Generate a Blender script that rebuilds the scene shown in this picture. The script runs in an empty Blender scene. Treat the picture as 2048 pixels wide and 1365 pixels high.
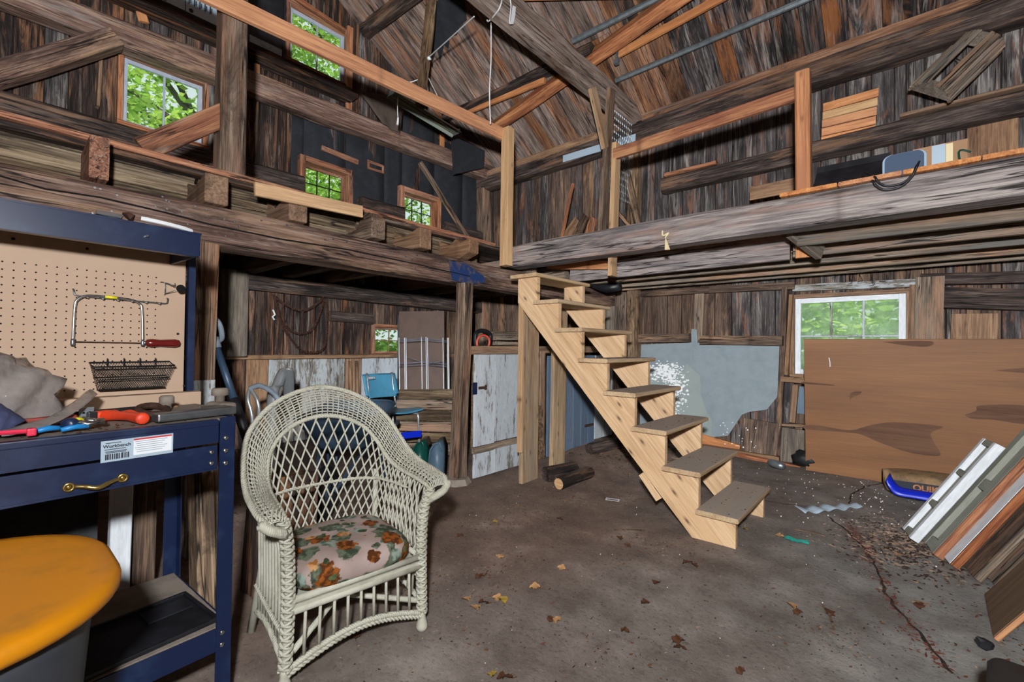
import bpy, bmesh, math, random
from mathutils import Vector, Matrix, noise as mnoise
random.seed(11)
R = random.Random(7)
D = bpy.data
SC = bpy.context.scene
COL = SC.collection
PI = math.pi

# ------------------------------------------------------------------ camera
F_PX, YAW, PIT, ROL, CAM_H = 900.0, math.radians(41.25), math.radians(0.69), math.radians(0.70), 1.25
_c, _s = math.cos(YAW), math.sin(YAW)
CW = Vector((-_s*math.cos(PIT), _c*math.cos(PIT), math.sin(PIT)))
_r = Vector((_c, _s, 0)); _u = _r.cross(CW)
CR = _r*math.cos(ROL) + _u*math.sin(ROL)
CU = CR.cross(CW)
CC = Vector((0, 0, CAM_H))
cam = D.cameras.new('camera'); cam.sensor_fit = 'HORIZONTAL'; cam.sensor_width = 36.0
cam.lens = F_PX*36.0/2048.0; cam.clip_start = 0.05; cam.clip_end = 300
cob = D.objects.new('camera', cam); COL.objects.link(cob)
cob.matrix_world = Matrix(((CR.x, CU.x, -CW.x, CC.x), (CR.y, CU.y, -CW.y, CC.y), (CR.z, CU.z, -CW.z, CC.z), (0, 0, 0, 1)))
SC.camera = cob

# ------------------------------------------------------------------ sky, sun, flash, exposure
SKY_STRENGTH = 3.0
SUN_ENERGY = 9.0
FLASH = 46.0
FLASH_SMOOTH = 0.0
FLASH_NEAR = 0.25             # linear part of the falloff; the rest is even, like several pops of flash merged
w = D.worlds.new('sky'); SC.world = w; w.use_nodes = True
_n = w.node_tree.nodes; _bg = _n['Background']
_bg.inputs[0].default_value = (.93, .97, 1.0, 1)          # bright white overcast; _bg.inputs[1].default_value = SKY_STRENGTH
sl = D.lights.new('sun', 'SUN'); sl.energy = SUN_ENERGY; sl.angle = math.radians(0.6); sl.color = (1, .95, .85)
so = D.objects.new('sun', sl); COL.objects.link(so); so.location = (0, 0, 30)
so.rotation_euler = Vector((0.45, -0.35, 1.1)).to_track_quat('Z', 'Y').to_euler()
# the photographer's flash, just above and behind the lens
fl = D.lights.new('flash', 'POINT'); fl.energy = FLASH; fl.shadow_soft_size = 0.05; fl.color = (.97, .985, 1.0)
fo = D.objects.new('flash', fl); COL.objects.link(fo); fo.location = (0.10, -0.20, 1.56)
fl.use_nodes = True
_ln = fl.node_tree.nodes; _em = _ln.get('Emission') or _ln.new('ShaderNodeEmission')
_lf = _ln.new('ShaderNodeLightFalloff'); _lf.inputs['Strength'].default_value = 1.0; _lf.inputs['Smooth'].default_value = FLASH_SMOOTH

_mx = _ln.new('ShaderNodeMath'); _mx.operation = 'MULTIPLY_ADD'; _mx.inputs[1].default_value = FLASH_NEAR
fl.node_tree.links.new(_lf.outputs['Linear'], _mx.inputs[0]); fl.node_tree.links.new(_lf.outputs['Constant'], _mx.inputs[2])
fl.node_tree.links.new(_mx.outputs[0], _em.inputs['Strength'])
SC.view_settings.view_transform = 'Standard'; SC.view_settings.look = 'None'
SC.view_settings.exposure = 0.0; SC.view_settings.gamma = 1.0; SC.view_settings.use_curve_mapping = False
cy = SC.cycles
cy.max_bounces = 6; cy.diffuse_bounces = 3; cy.glossy_bounces = 3; cy.transmission_bounces = 6; cy.transparent_max_bounces = 12
cy.use_denoising = True; cy.caustics_reflective = False; cy.caustics_refractive = False; cy.sample_clamp_indirect = 4.0

# ------------------------------------------------------------------ points on known planes
def at(x, y, X=None, Y=None, Z=None, d=None):
    r = CR*((x-1024)/F_PX) - CU*((y-682.5)/F_PX) + CW
    if d is not None: return CC + r*d
    if X is not None: t = (X-CC.x)/r.x
    elif Y is not None: t = (Y-CC.y)/r.y
    else: t = (Z-CC.z)/r.z
    return CC + r*t
XL, YF = -5.90, 5.95                     # inner faces of the gable wall and the back wall
RZ0, RS = 4.40, 0.595                    # underside of the roof boards
RIDGE_Y = 1.2
def roof_z(y):
    return RZ0 + RS*(YF-y) if y >= RIDGE_Y else RZ0 + RS*(YF-RIDGE_Y) - RS*(RIDGE_Y-y)
def on_roof(x, y, off=0.0):
    r = CR*((x-1024)/F_PX) - CU*((y-682.5)/F_PX) + CW
    t = (RZ0-off+RS*YF-CC.z)/(r.z+RS*r.y)
    return CC + r*t

# ------------------------------------------------------------------ object helpers
def wm(o):
    return o.matrix_basis.copy() if o.parent is None else wm(o.parent) @ o.matrix_parent_inverse @ o.matrix_basis
def par(o, p):
    """parent o (placed in world space) to p, keeping its place"""
    o.parent = p; o.matrix_parent_inverse = wm(p).inverted(); return o
def tag(o, label=None, cat=None, group=None, kind=None):
    if label: o['label'] = label
    if cat: o['category'] = cat
    if group: o['group'] = group
    if kind: o['kind'] = kind
    return o
def empty(name, loc=(0, 0, 0), rz=0.0, label=None, cat=None, group=None, kind=None):
    o = D.objects.new(name, None); COL.objects.link(o); o.location = loc; o.rotation_euler = (0, 0, rz)
    o.empty_display_size = 0.1
    return tag(o, label, cat, group, kind)
def mk(name, me, mat, parent=None, mw=None, label=None, cat=None, group=None, kind=None, local=False):
    o = D.objects.new(name, me); COL.objects.link(o)
    if mat is not None and not me.materials:
        for m in (mat if isinstance(mat, (list, tuple)) else [mat]): me.materials.append(m)
    if mw is not None: o.matrix_basis = mw
    if parent is not None:
        if local: o.parent = parent
        else: par(o, parent)
    return tag(o, label, cat, group, kind)
def frame(p0, p1, up=(0, 0, 1)):
    """matrix at the middle of p0-p1: local x along it, local z near up"""
    p0, p1 = Vector(p0), Vector(p1); x = (p1-p0).normalized(); u = Vector(up)
    y = u.cross(x)
    if y.length < 1e-4: y = Vector((0, 1, 0)).cross(x)
    y.normalize(); z = x.cross(y); m = (p0+p1)/2
    return Matrix(((x.x, y.x, z.x, m.x), (x.y, y.y, z.y, m.y), (x.z, y.z, z.z, m.z), (0, 0, 0, 1)))
def bar_mesh(L, w, h, seg=1, rough=0.0, taper=1.0, bow=0.0, bev=0.0):
    """a board or timber of length L along x, w along y, h along z; hewn if rough > 0"""
    bm = bmesh.new(); sd = R.random()*100
    bv = min(bev, w*.3, h*.3)
    if bv > 0: prof = [(-w/2+bv, -h/2), (w/2-bv, -h/2), (w/2, -h/2+bv), (w/2, h/2-bv), (w/2-bv, h/2), (-w/2+bv, h/2), (-w/2, h/2-bv), (-w/2, -h/2+bv)]
    else: prof = [(-w/2, -h/2), (w/2, -h/2), (w/2, h/2), (-w/2, h/2)]
    rings = []
    for i in range(seg+1):
        t = i/seg; x = -L/2+L*t; k = 1+(taper-1)*t; ring = []
        bz = bow*math.sin(PI*t)
        for j, (a, b) in enumerate(prof):
            n1 = mnoise.noise((x*1.7+sd, j*3.1, sd))*rough; n2 = mnoise.noise((x*1.7-sd, j*5.7, sd+9))*rough
            ring.append(bm.verts.new((x, a*k+n1, b*k+n2+bz)))
        rings.append(ring)
    n = len(prof)
    for i in range(seg):
        for j in range(n): bm.faces.new((rings[i][j], rings[i+1][j], rings[i+1][(j+1) % n], rings[i][(j+1) % n]))
    bm.faces.new(rings[0]); bm.faces.new(list(reversed(rings[-1])))
    bmesh.ops.recalc_face_normals(bm, faces=bm.faces)
    me = D.meshes.new('bar'); bm.to_mesh(me); bm.free(); return me
def timber(name, p0, p1, w, h, mat, parent=None, up=(0, 0, 1), rough=0.0, seg=None, bev=0.004, taper=1.0, bow=0.0, **kw):
    L = (Vector(p1)-Vector(p0)).length
    if seg is None: seg = 1 if rough == 0 and bow == 0 else max(4, int(L/0.18))
    return mk(name, bar_mesh(L, w, h, seg, rough, taper, bow, bev), mat, parent, frame(p0, p1, up), **kw)
class B:
    """collects shapes in one bmesh"""
    def __init__(s): s.bm = bmesh.new()
    def box(s, c, d, rot=None, bev=0.0):
        g = bmesh.ops.create_cube(s.bm, size=1.0); vs = g['verts']
        M = Matrix.Translation(Vector(c)) @ (rot.to_4x4() if rot is not None else Matrix()) @ Matrix.Diagonal((d[0], d[1], d[2], 1))
        bmesh.ops.transform(s.bm, matrix=M, verts=vs)
        if bev > 0:
            es = list({e for v in vs for e in v.link_edges})
            bmesh.ops.bevel(s.bm, geom=es, offset=bev, segments=2, affect='EDGES', profile=.6)
        return s
    def tube(s, pts, r, n=6, closed=False, cap=True):
        pts = [Vector(p) for p in pts]; N = len(pts)
        if N < 2: return s
        rr = r if isinstance(r, (list, tuple)) else [r]*N
        rings = []; prev = None
        for i, p in enumerate(pts):
            if closed: t = pts[(i+1) % N]-pts[i-1]
            else: t = pts[min(i+1, N-1)]-pts[max(i-1, 0)]
            if t.length < 1e-9: t = Vector((0, 0, 1))
            t.normalize()
            if prev is None:
                a = Vector((0, 0, 1)) if abs(t.z) < .9 else Vector((1, 0, 0)); u = a.cross(t).normalized()
            else:
                u = prev-t*prev.dot(t)
                u = u.normalized() if u.length > 1e-6 else Vector((1, 0, 0)).cross(t).normalized()
            prev = u; v = t.cross(u)
            rings.append([s.bm.verts.new(p+(u*math.cos(2*PI*k/n)+v*math.sin(2*PI*k/n))*rr[i]) for k in range(n)])
        for i in range(N if closed else N-1):
            a, b = rings[i], rings[(i+1) % N]
            for k in range(n): s.bm.faces.new((a[k], a[(k+1) % n], b[(k+1) % n], b[k]))
        if cap and not closed:
            s.bm.faces.new(list(reversed(rings[0]))); s.bm.faces.new(rings[-1])
        return s
    def lathe(s, prof, n=16, M=None):
        """prof: (radius, z) pairs"""
        rings = []
        for r, z in prof:
            rings.append([s.bm.verts.new((max(r, 1e-4)*math.cos(2*PI*k/n), max(r, 1e-4)*math.sin(2*PI*k/n), z)) for k in range(n)])
        for a, b in zip(rings, rings[1:]):
            for k in range(n): s.bm.faces.new((a[k], a[(k+1) % n], b[(k+1) % n], b[k]))
        s.bm.faces.new(list(reversed(rings[0]))); s.bm.faces.new(rings[-1])
        if M is not None: bmesh.ops.transform(s.bm, matrix=M, verts=[v for q in rings for v in q])
        return s
    def prism(s, poly, th, M=None):
        """polygon in local xy, extruded by th along z (centred)"""
        a = [s.bm.verts.new((x, y, -th/2)) for x, y in poly]; b = [s.bm.verts.new((x, y, th/2)) for x, y in poly]
        n = len(poly)
        fs = [s.bm.faces.new(list(reversed(a))), s.bm.faces.new(b)]
        for k in range(n): s.bm.faces.new((a[k], a[(k+1) % n], b[(k+1) % n], b[k]))
        if M is not None: bmesh.ops.transform(s.bm, matrix=M, verts=a+b)
        return s
    def grid(s, fn, nu, nv, flip=False):
        g = [[s.bm.verts.new(fn(i/nu, j/nv)) for j in range(nv+1)] for i in range(nu+1)]
        for i in range(nu):
            for j in range(nv):
                q = (g[i][j], g[i+1][j], g[i+1][j+1], g[i][j+1]); s.bm.faces.new(tuple(reversed(q)) if flip else q)
        return s
    def hull(s, pts):
        vs = [s.bm.verts.new(p) for p in pts]; g = bmesh.ops.convex_hull(s.bm, input=vs)
        bad = [v for v in vs if v.is_valid and not v.link_faces]
        bmesh.ops.delete(s.bm, geom=bad, context='VERTS'); return s
    def mesh(s, smooth=False):
        bmesh.ops.recalc_face_normals(s.bm, faces=s.bm.faces)
        me = D.meshes.new('mesh'); s.bm.to_mesh(me); s.bm.free()
        if smooth:
            for p in me.polygons: p.use_smooth = True
        return me
    def obj(s, name, mat, parent=None, mw=None, smooth=False, **kw):
        return mk(name, s.mesh(smooth), mat, parent, mw, **kw)
def solid(o, th, off=0):
    m = o.modifiers.new('thick', 'SOLIDIFY'); m.thickness = th; m.offset = off; return o
def copy_tree(o, loc=None, rz=None):
    c = o.copy(); COL.objects.link(c)
    if loc is not None: c.location = loc
    if rz is not None: c.rotation_euler.z = rz
    for ch in [k for k in D.objects if k.parent == o]:
        k = copy_tree(ch); k.parent = c
    return c
def smooth_path(pts, n=6):
    """Catmull-Rom through pts"""
    P = [Vector(p) for p in pts]; out = []
    for i in range(len(P)-1):
        a, b, c, d = P[max(i-1, 0)], P[i], P[i+1], P[min(i+2, len(P)-1)]
        for k in range(n):
            t = k/n
            out.append(.5*((2*b)+(c-a)*t+(2*a-5*b+4*c-d)*t*t+(3*b-a-3*c+d)*t**3))
    out.append(P[-1]); return out
# ------------------------------------------------------------------ materials
def hexc(h):
    h = h.lstrip('#'); v = [int(h[i:i+2], 16)/255 for i in (0, 2, 4)]
    return tuple([(x/12.92 if x <= .04045 else ((x+.055)/1.055)**2.4) for x in v])+(1.0,)
class NT:
    def __init__(s, name):
        s.m = D.materials.new(name); s.m.use_nodes = True; s.t = s.m.node_tree; s.n = s.t.nodes
        s.b = s.n['Principled BSDF']; s.out = s.n['Material Output']
    def new(s, typ, **kw):
        k = s.n.new(typ)
        for a, v in kw.items(): setattr(k, a, v)
        return k
    def ln(s, a, b): s.t.links.new(a, b)
    def coord(s, scale=(1, 1, 1), rnd=60.0, kind='Object'):
        tc = s.new('ShaderNodeTexCoord'); mp = s.new('ShaderNodeMapping'); mp.inputs['Scale'].default_value = scale
        if rnd:
            oi = s.new('ShaderNodeObjectInfo'); mu = s.new('ShaderNodeVectorMath', operation='MULTIPLY_ADD')
            s.ln(oi.outputs['Random'], mu.inputs[0]); mu.inputs[1].default_value = (rnd, rnd*.7, rnd*1.3)
            s.ln(tc.outputs[kind], mu.inputs[2]); s.ln(mu.outputs[0], mp.inputs['Vector'])
        else: s.ln(tc.outputs[kind], mp.inputs['Vector'])
        return mp.outputs[0]
    def noise(s, vec, scale=1.0, detail=3.0, rough=.55, dist=0.0):
        k = s.new('ShaderNodeTexNoise'); k.inputs['Scale'].default_value = scale; k.inputs['Detail'].default_value = detail
        k.inputs['Roughness'].default_value = rough; k.inputs['Distortion'].default_value = dist; s.ln(vec, k.inputs['Vector']); return k.outputs['Fac']
    def ramp(s, fac, stops, interp='LINEAR'):
        k = s.new('ShaderNodeValToRGB'); k.color_ramp.interpolation = interp; e = k.color_ramp.elements
        while len(e) > 1: e.remove(e[-1])
        e[0].position, c = stops[0]; e[0].color = c if isinstance(c, tuple) else (c, c, c, 1)
        for p, c in stops[1:]:
            q = e.new(p); q.color = c if isinstance(c, tuple) else (c, c, c, 1)
        s.ln(fac, k.inputs['Fac']); return k.outputs['Color']
    def mix(s, fac, a, b, mode='MIX'):
        k = s.new('ShaderNodeMix', data_type='RGBA', blend_type=mode)
        for q, v in ((k.inputs[0], fac), (k.inputs[6], a), (k.inputs[7], b)):
            if hasattr(v, 'is_linked'): s.ln(v, q)
            else: q.default_value = v
        return k.outputs[2]
    def math(s, op, a, b=0.0, c=0.0):
        k = s.new('ShaderNodeMath', operation=op)
        for i, v in enumerate((a, b, c)):
            if hasattr(v, 'is_linked'): s.ln(v, k.inputs[i])
            else: k.inputs[i].default_value = v
        return k.outputs[0]
    def bump(s, h, strength=.3, dist=.01):
        k = s.new('ShaderNodeBump'); k.inputs['Strength'].default_value = strength; k.inputs['Distance'].default_value = dist
        s.ln(h, k.inputs['Height']); s.ln(k.outputs[0], s.b.inputs['Normal'])
    def done(s, col, rough=.7, metal=0.0, spec=.3):
        if hasattr(col, 'is_linked'): s.ln(col, s.b.inputs['Base Color'])
        else: s.b.inputs['Base Color'].default_value = col
        if hasattr(rough, 'is_linked'): s.ln(rough, s.b.inputs['Roughness'])
        else: s.b.inputs['Roughness'].default_value = rough
        s.b.inputs['Metallic'].default_value = metal; s.b.inputs['Specular IOR Level'].default_value = spec
        return s.m
def wood(name, cols, stains=(), paint=None, cover=.5, gs=1.0, fibre=1.0, var=.35, knots=0.0, crack=.0, bump=.5, rough=.75, pos=(.37, .5, .63), spec=.2, patchy=0.0, dust=None):
    """weathered or sawn wood, grain along local x. stains: (colour, amount 0-1, scale along, scale across)"""
    m = NT(name); c = [hexc(x) for x in cols]
    v1 = m.coord((0.9*gs, 13*gs, 13*gs)); v2 = m.coord((3.2*gs, 110*gs, 110*gs)); v3 = m.coord((1.1*gs, 4.2*gs, 4.2*gs), 71.0)
    n1 = m.noise(v1, 1.0, 6, .62, 1.4); n2 = m.noise(v2, 1.0, 4, .7, .3); n3 = m.noise(v3, 1.0, 7, .66, .5)
    f = m.math('ADD', m.math('ADD', m.math('MULTIPLY', n1, .48-.16*fibre), m.math('MULTIPLY', n2, .48*fibre+.12*(1-fibre))), m.math('MULTIPLY', n3, .22+.02*(1-fibre)))
    col = m.ramp(f, [(pos[0], c[0]), (pos[1], c[1]), (pos[2], c[2])])
    for (sc, amt, sx, sy) in stains:
        ns = m.noise(m.coord((sx*1.5, sy*1.5, sy*1.5), 37.0+sx*3), 1.0, 8, .7, .7)
        k = m.ramp(ns, [(.60-.3*amt, 0.0), (.72-.3*amt, 1.0)])
        k2 = m.math('MULTIPLY', m.math('MULTIPLY', k, .9), m.ramp(n2, [(.3, .55), (.6, 1.0)]))
        col = m.mix(k2, col, hexc(sc))
    if knots:
        vo = m.new('ShaderNodeTexVoronoi'); vo.voronoi_dimensions = '2D'; vo.inputs['Scale'].default_value = 1.0; m.ln(m.coord((2.6, 7, .8), 23.0), vo.inputs['Vector'])
        kr = m.ramp(vo.outputs['Distance'], [(0.0, 1.0), (.035, .9), (.06, .4), (.12, 0.0)])
        col = m.mix(m.math('MULTIPLY', kr, knots), col, hexc('#3a2010'))
    if crack:
        nc = m.noise(m.coord((.9, 26, 26), 19.0), 1.0, 2, .5, .3)
        ck = m.ramp(nc, [(.5-.02*crack-.012, 0.0), (.5-.008, 1.0), (.5+.008, 1.0), (.5+.02*crack+.012, 0.0)])
        nm = m.ramp(m.noise(m.coord((.8, 3, 3), 41.0), 1.0, 2), [(.44, 0.0), (.54, 1.0)])
        ck = m.math('MULTIPLY', ck, nm)
        col = m.mix(m.math('MULTIPLY', ck, .9), col, hexc('#0b0807'))
    if paint is not None:
        npn = m.noise(m.coord((2.0, 9, 9), 51.0), 1.0, 7, .68, .4); npf = m.noise(m.coord((9, 45, 45), 13.0), 1.0, 4, .7)
        pk = m.math('ADD', m.math('MULTIPLY', npn, .6), m.math('MULTIPLY', npf, .4))
        a = .66-.32*cover
        k = m.ramp(pk, [(a-.03, 0.0), (a+.03, 1.0)])
        tone = m.mix(m.ramp(npf, [(.35, .0), (.7, .5)]), hexc(paint), m.mix(.5, hexc(paint), hexc('#2b2a28')))
        col = m.mix(k, col, tone)
    if dust:
        gm = m.new('ShaderNodeNewGeometry'); sx = m.new('ShaderNodeSeparateXYZ'); m.ln(gm.outputs['Normal'], sx.inputs[0])
        dk = m.math('MULTIPLY', m.ramp(sx.outputs[2], [(.5, 0.0), (.9, 1.0)]), m.ramp(n1, [(.35, .6), (.6, 1.0)]))
        col = m.mix(dk, col, hexc(dust))
    oi = m.new('ShaderNodeObjectInfo')
    hv = m.new('ShaderNodeHueSaturation'); m.ln(col, hv.inputs['Color'])
    m.ln(m.math('MULTIPLY_ADD', oi.outputs['Random'], var, 1-var*.5), hv.inputs['Value'])
    m.ln(m.math('MULTIPLY_ADD', m.math('FRACT', m.math('MULTIPLY', oi.outputs['Random'], 17.3)), var*.5, .86-var*.25), hv.inputs['Saturation'])
    col = hv.outputs[0]
    m.bump(f, bump, .012)
    return m.done(col, rough, 0, spec)
def plain(name, h, rough=.5, metal=0.0, spec=.4, mottle=0.0, scale=12.0, dark=None, bump=0.0, thr=(.45, .65), rnd=20.0):
    m = NT(name); col = hexc(h)
    if mottle or bump:
        n = m.noise(m.coord((scale,)*3, rnd), 1.0, 5, .62)
        if mottle: col = m.mix(m.math('MULTIPLY', m.ramp(n, [(thr[0], 0.0), (thr[1], 1.0)]), mottle), hexc(h), hexc(dark or '#1a1512'))
        if bump: m.bump(n, bump, .01)
    return m.done(col, rough, metal, spec)
W = {}
W['siding_dark'] = wood('dark barn siding', ('#0b0808', '#2c211d', '#5c4a3e'), [('#0c0a0c', .42, .7, 3.5), ('#8a5a34', .28, .6, 7), ('#857668', .14, .8, 9)], crack=.8, var=.5, bump=.6)
W['siding_grey'] = wood('grey barn siding', ('#1b1819', '#413b3a', '#736d6a'), [('#181316', .38, .6, 3), ('#7a4a2a', .25, .7, 4), ('#9a938c', .22, .6, 6)], crack=.8, var=.4, bump=.6)
W['siding_brown'] = wood('brown barn siding', ('#211713', '#4f3d31', '#7b6553'), [('#20171a', .33, .7, 3), ('#94714f', .25, .6, 5)], crack=.5, var=.35, knots=.5, bump=.5)
W['roof_brown'] = wood('brown roof board', ('#241813', '#705c50', '#a8948a'), [('#1b1415', .34, .7, 3.5), ('#a0602c', .30, .5, 6), ('#a89a90', .15, .6, 7)], crack=.8, var=.45, bump=.6)
W['roof_orange'] = wood('orange roof board', ('#2f190d', '#75492a', '#a97b50'), [('#241510', .36, .6, 3), ('#6d5a50', .3, .6, 5)], crack=.5, var=.4, bump=.5)
W['roof_dark'] = wood('dark roof board', ('#0e0b0c', '#312b2b', '#625a58'), [('#0d0a0b', .45, .6, 3), ('#7d4a22', .42, .8, 3), ('#8a827c', .24, .7, 7)], crack=.9, var=.5, bump=.7)
W['beam_brown'] = wood('brown hewn timber', ('#27170f', '#68493a', '#9c8172'), [('#a07a55', .3, .7, 4), ('#251a18', .30, .6, 3), ('#8d8a88', .14, .5, 4)], crack=1.0, var=.25, bump=.8)
W['tie'] = wood('dusty tie timber', ('#3a2e28', '#7d6c61', '#ab9b91'), [('#8f6a50', .3, .6, 4), ('#2c211d', .25, .6, 4)], crack=1.0, var=.1, bump=.8)
W['beam_grey'] = wood('silver grey timber', ('#403a3c', '#857b78', '#b3a8a2'), [('#9a7565', .30, .5, 4), ('#5b585d', .30, .6, 5), ('#2c2522', .18, .6, 6)], crack=1.0, var=.15, gs=.9, knots=.5, bump=.7)
W['beam_dark'] = wood('dark log', ('#100c0b', '#3a2e29', '#6f6058'), [('#0e0b0c', .36, .7, 3), ('#7e5a3c', .26, .6, 5)], crack=1.0, var=.3, bump=.9)
W['joist'] = wood('grey brown joist', ('#332924', '#70604f', '#9b8a78'), [('#9a6f50', .34, .4, 3), ('#63625f', .3, .4, 4)], crack=.6, var=.35, bump=.5)
W['post_old'] = wood('worn square post', ('#261b17', '#63503f', '#957f6d'), [('#8c5c3c', .3, .6, 4), ('#211815', .26, .7, 4)], crack=.8, var=.3, bump=.7)
W['grey_post'] = wood('dusty grey post', ('#3d342c', '#63584d', '#847868'), [('#403a36', .25, .5, 3)], var=.2, bump=.3)
W['pine_orange'] = wood('orange pine', ('#85481a', '#b87332', '#d2974f'), [('#9a5a2a', .25, .5, 6)], var=.25, knots=.45, bump=.25, fibre=.7)
W['pine_tan'] = wood('tan pine', ('#956c3e', '#bb905c', '#d3af7c'), [('#b08550', .25, .4, 6)], var=.2, knots=.6, bump=.2, fibre=.7)
W['pine_light'] = wood('pale stair pine', ('#ad8354', '#d2aa7a', '#e4c69b'), [('#c79c66', .28, .35, 5)], var=.12, knots=.8, bump=.2, fibre=.6)
W['tread'] = wood('pale stair tread', ('#957448', '#b8976c', '#cdb289'), [], var=.15, bump=.2, fibre=.8, dust='#a3978d')
W['pine_rust'] = wood('rust coloured timber', ('#3f1c0a', '#8a4716', '#b8732e'), [('#3a1c0e', .3, .5, 4), ('#c07f3a', .18, .5, 6)], var=.2, knots=.5, bump=.4)
W['post_weather'] = wood('weathered pine post', ('#5f4732', '#967a58', '#b89b76'), [('#7d7268', .36, .3, 5), ('#8a5a30', .2, .6, 6)], var=.15, knots=.6, bump=.35)
W['trim_orange'] = wood('orange brown window trim', ('#3c1e10', '#8a5130', '#b17a4c'), [('#2e1a12', .3, .8, 6), ('#a08a76', .2, .8, 8)], crack=.4, var=.3, bump=.4)
W['board_brown'] = wood('brown board', ('#4a3222', '#7d5c40', '#a07d5a'), [('#3d2a20', .25, .6, 4)], var=.3, knots=.4, bump=.3)
W['white_board'] = wood('whitewashed board', ('#3b3530', '#706a62', '#9a948a'), [('#4b3a2e', .25, .6, 5)], paint='#b0b8bf', cover=.67, crack=.5, var=.2, bump=.5)
W['white_thin'] = wood('thin whitewash', ('#3c362f', '#6f695f', '#928b7f'), [('#4a4234', .35, .5, 3)], paint='#a7adb0', cover=.48, crack=.5, var=.3, bump=.5)
W['blue_board'] = wood('blue painted board', ('#2d2a2a', '#5a5a5c', '#7d8086'), [], paint='#52677f', cover=.78, crack=.4, var=.2, bump=.4)
W['white_paint'] = wood('white painted wood', ('#6b665f', '#8d8880', '#a7a298'), [], paint='#d4dae0', cover=1.05, var=.1, bump=.2)
W['sage_paint'] = wood('sage grey painted wood', ('#4a4a42', '#6e6e62', '#8a8a7c'), [], paint='#8b8d80', cover=1.0, var=.1, bump=.2)
W['plywood'] = None
W['bark'] = wood('bark log', ('#2a1e16', '#6b5138', '#a08560'), [('#1c1512', .34, 2, 5)], gs=.8, crack=.8, var=.2, bump=1.0)
W['fascia'] = wood('dusty rough fascia board', ('#241b12', '#5f4d38', '#8f7a5c'), [('#1a130e', .35, .8, 6), ('#9b876a', .25, .6, 9)], crack=1.0, var=.35, bump=1.0)
W['tarpaper'] = plain('black tar paper', '#1a1c22', .85, mottle=.6, scale=7, dark='#2a2c33', bump=.4)
W['grey_panel'] = plain('grey fibre wallboard', '#7f8a90', .85, mottle=.35, scale=9, dark='#5d686e', bump=.25, thr=(.4, .7))
W['grey_panel2'] = plain('inner grey ply of wallboard', '#87918f', .85, mottle=.3, scale=3, dark='#6d7778', bump=.1)
W['backing'] = plain('dark sheathing', '#1c1512', .95)
W['galv'] = plain('galvanised steel', '#8f999e', .42, .75, mottle=.5, scale=14, dark='#5c6468')
W['steel'] = plain('bright steel', '#c4c9cc', .22, 1.0)
W['steel_dull'] = plain('dull steel', '#8b9094', .4, .9, mottle=.3, scale=20, dark='#4a4a48')
W['chrome'] = plain('chrome', '#cfd5da', .22, .8)
W['rust'] = plain('rusty iron', '#4a3026', .8, .3, mottle=.7, scale=40, dark='#20140f', bump=.4)
W['black_iron'] = plain('black wire', '#171718', .55, .4)
W['black_plastic'] = plain('black plastic', '#15161a', .45, mottle=.4, scale=8, dark='#33343a')
W['navy_metal'] = plain('navy enamelled steel', '#0b1b3b', .38, 0, .5, mottle=.55, scale=9, dark='#243654', thr=(.5, .68))
W['peg'] = plain('tan pegboard', '#ab917b', .7, mottle=.25, scale=3, dark='#967a62')
W['hole'] = plain('dark hole', '#0c0907', 1.0)
W['yellow'] = plain('yellow plastic lid', '#cf8408', .42, mottle=.55, scale=6, dark='#8f6a2c', thr=(.55, .75))
W['grey_tub'] = plain('dark grey plastic tub', '#3a3d44', .5, mottle=.5, scale=5, dark='#20222a')
W['dust_top'] = plain('dusty board', '#83796e', .95, mottle=.6, scale=10, dark='#5a5149', bump=.3)
W['wicker'] = plain('cream painted wicker', '#b3b1a2', .6, mottle=.5, scale=14, dark='#7f7c68', thr=(.48, .7))
W['orange'] = plain('orange red plastic', '#d8401f', .45, mottle=.5, scale=25, dark='#7d4a3a', thr=(.55, .7))
W['handle_red'] = plain('varnished dark red wood', '#5e1512', .25, 0, .6)
W['yellow_tape'] = plain('yellow tape', '#d8cf1e', .5)
W['brass'] = plain('brass', '#b9a060', .25, .9)
W['blue_plastic'] = plain('teal blue plastic', '#4888a6', .4, mottle=.3, scale=6, dark='#356a86')
W['royal'] = plain('royal blue plastic', '#0c26b4', .35)
W['barrow'] = plain('blue grey steel tray', '#3f566b', .45, .2, mottle=.5, scale=5, dark='#5b4a3e', thr=(.56, .66))
W['blue_shaft'] = plain('blue grey shaft', '#33465c', .4, .2, mottle=.5, scale=25, dark='#6d7a86', thr=(.6, .75))
W['grey_plastic'] = plain('grey plastic grip', '#76818c', .45, mottle=.3, scale=20, dark='#4a525c')
W['red_plastic'] = plain('salmon red plastic', '#c2503f', .45)
W['teal_dark'] = plain('dark green plastic', '#0d4038', .3)
W['slate'] = plain('slate blue plastic', '#4c6070', .45, mottle=.3, scale=7, dark='#39485a')
W['white_plastic'] = plain('white plastic', '#d9dcde', .5)
W['cardboard'] = plain('cardboard', '#9b7a5c', .85, mottle=.2, scale=5, dark='#86684e')
W['rope_white'] = plain('white cord', '#d6d8da', .8)
W['twine'] = plain('straw twine', '#d9cba4', .85)
W['leaf_brown'] = plain('dry brown leaf', '#50301a', .8, mottle=.6, scale=30, dark='#35200f')
W['leaf_tan'] = plain('dry tan leaf', '#ad8558', .8, mottle=.5, scale=30, dark='#7d4e22')
W['leaf_yellow'] = plain('yellow leaf', '#a08536', .8, mottle=.5, scale=30, dark='#7d6a22')
W['bead'] = plain('white foam bead', '#f2f2f0', .8)
W['paper'] = plain('white paper', '#d8dde2', .7)
W['ink'] = plain('dark ink', '#2a2d36', .8)
W['ink_grey'] = plain('grey print', '#8a96a4', .8)
W['ink_red'] = plain('red print', '#c01f1f', .7)
W['silver_label'] = plain('silver label', '#a9bccb', .4, .2)
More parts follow.
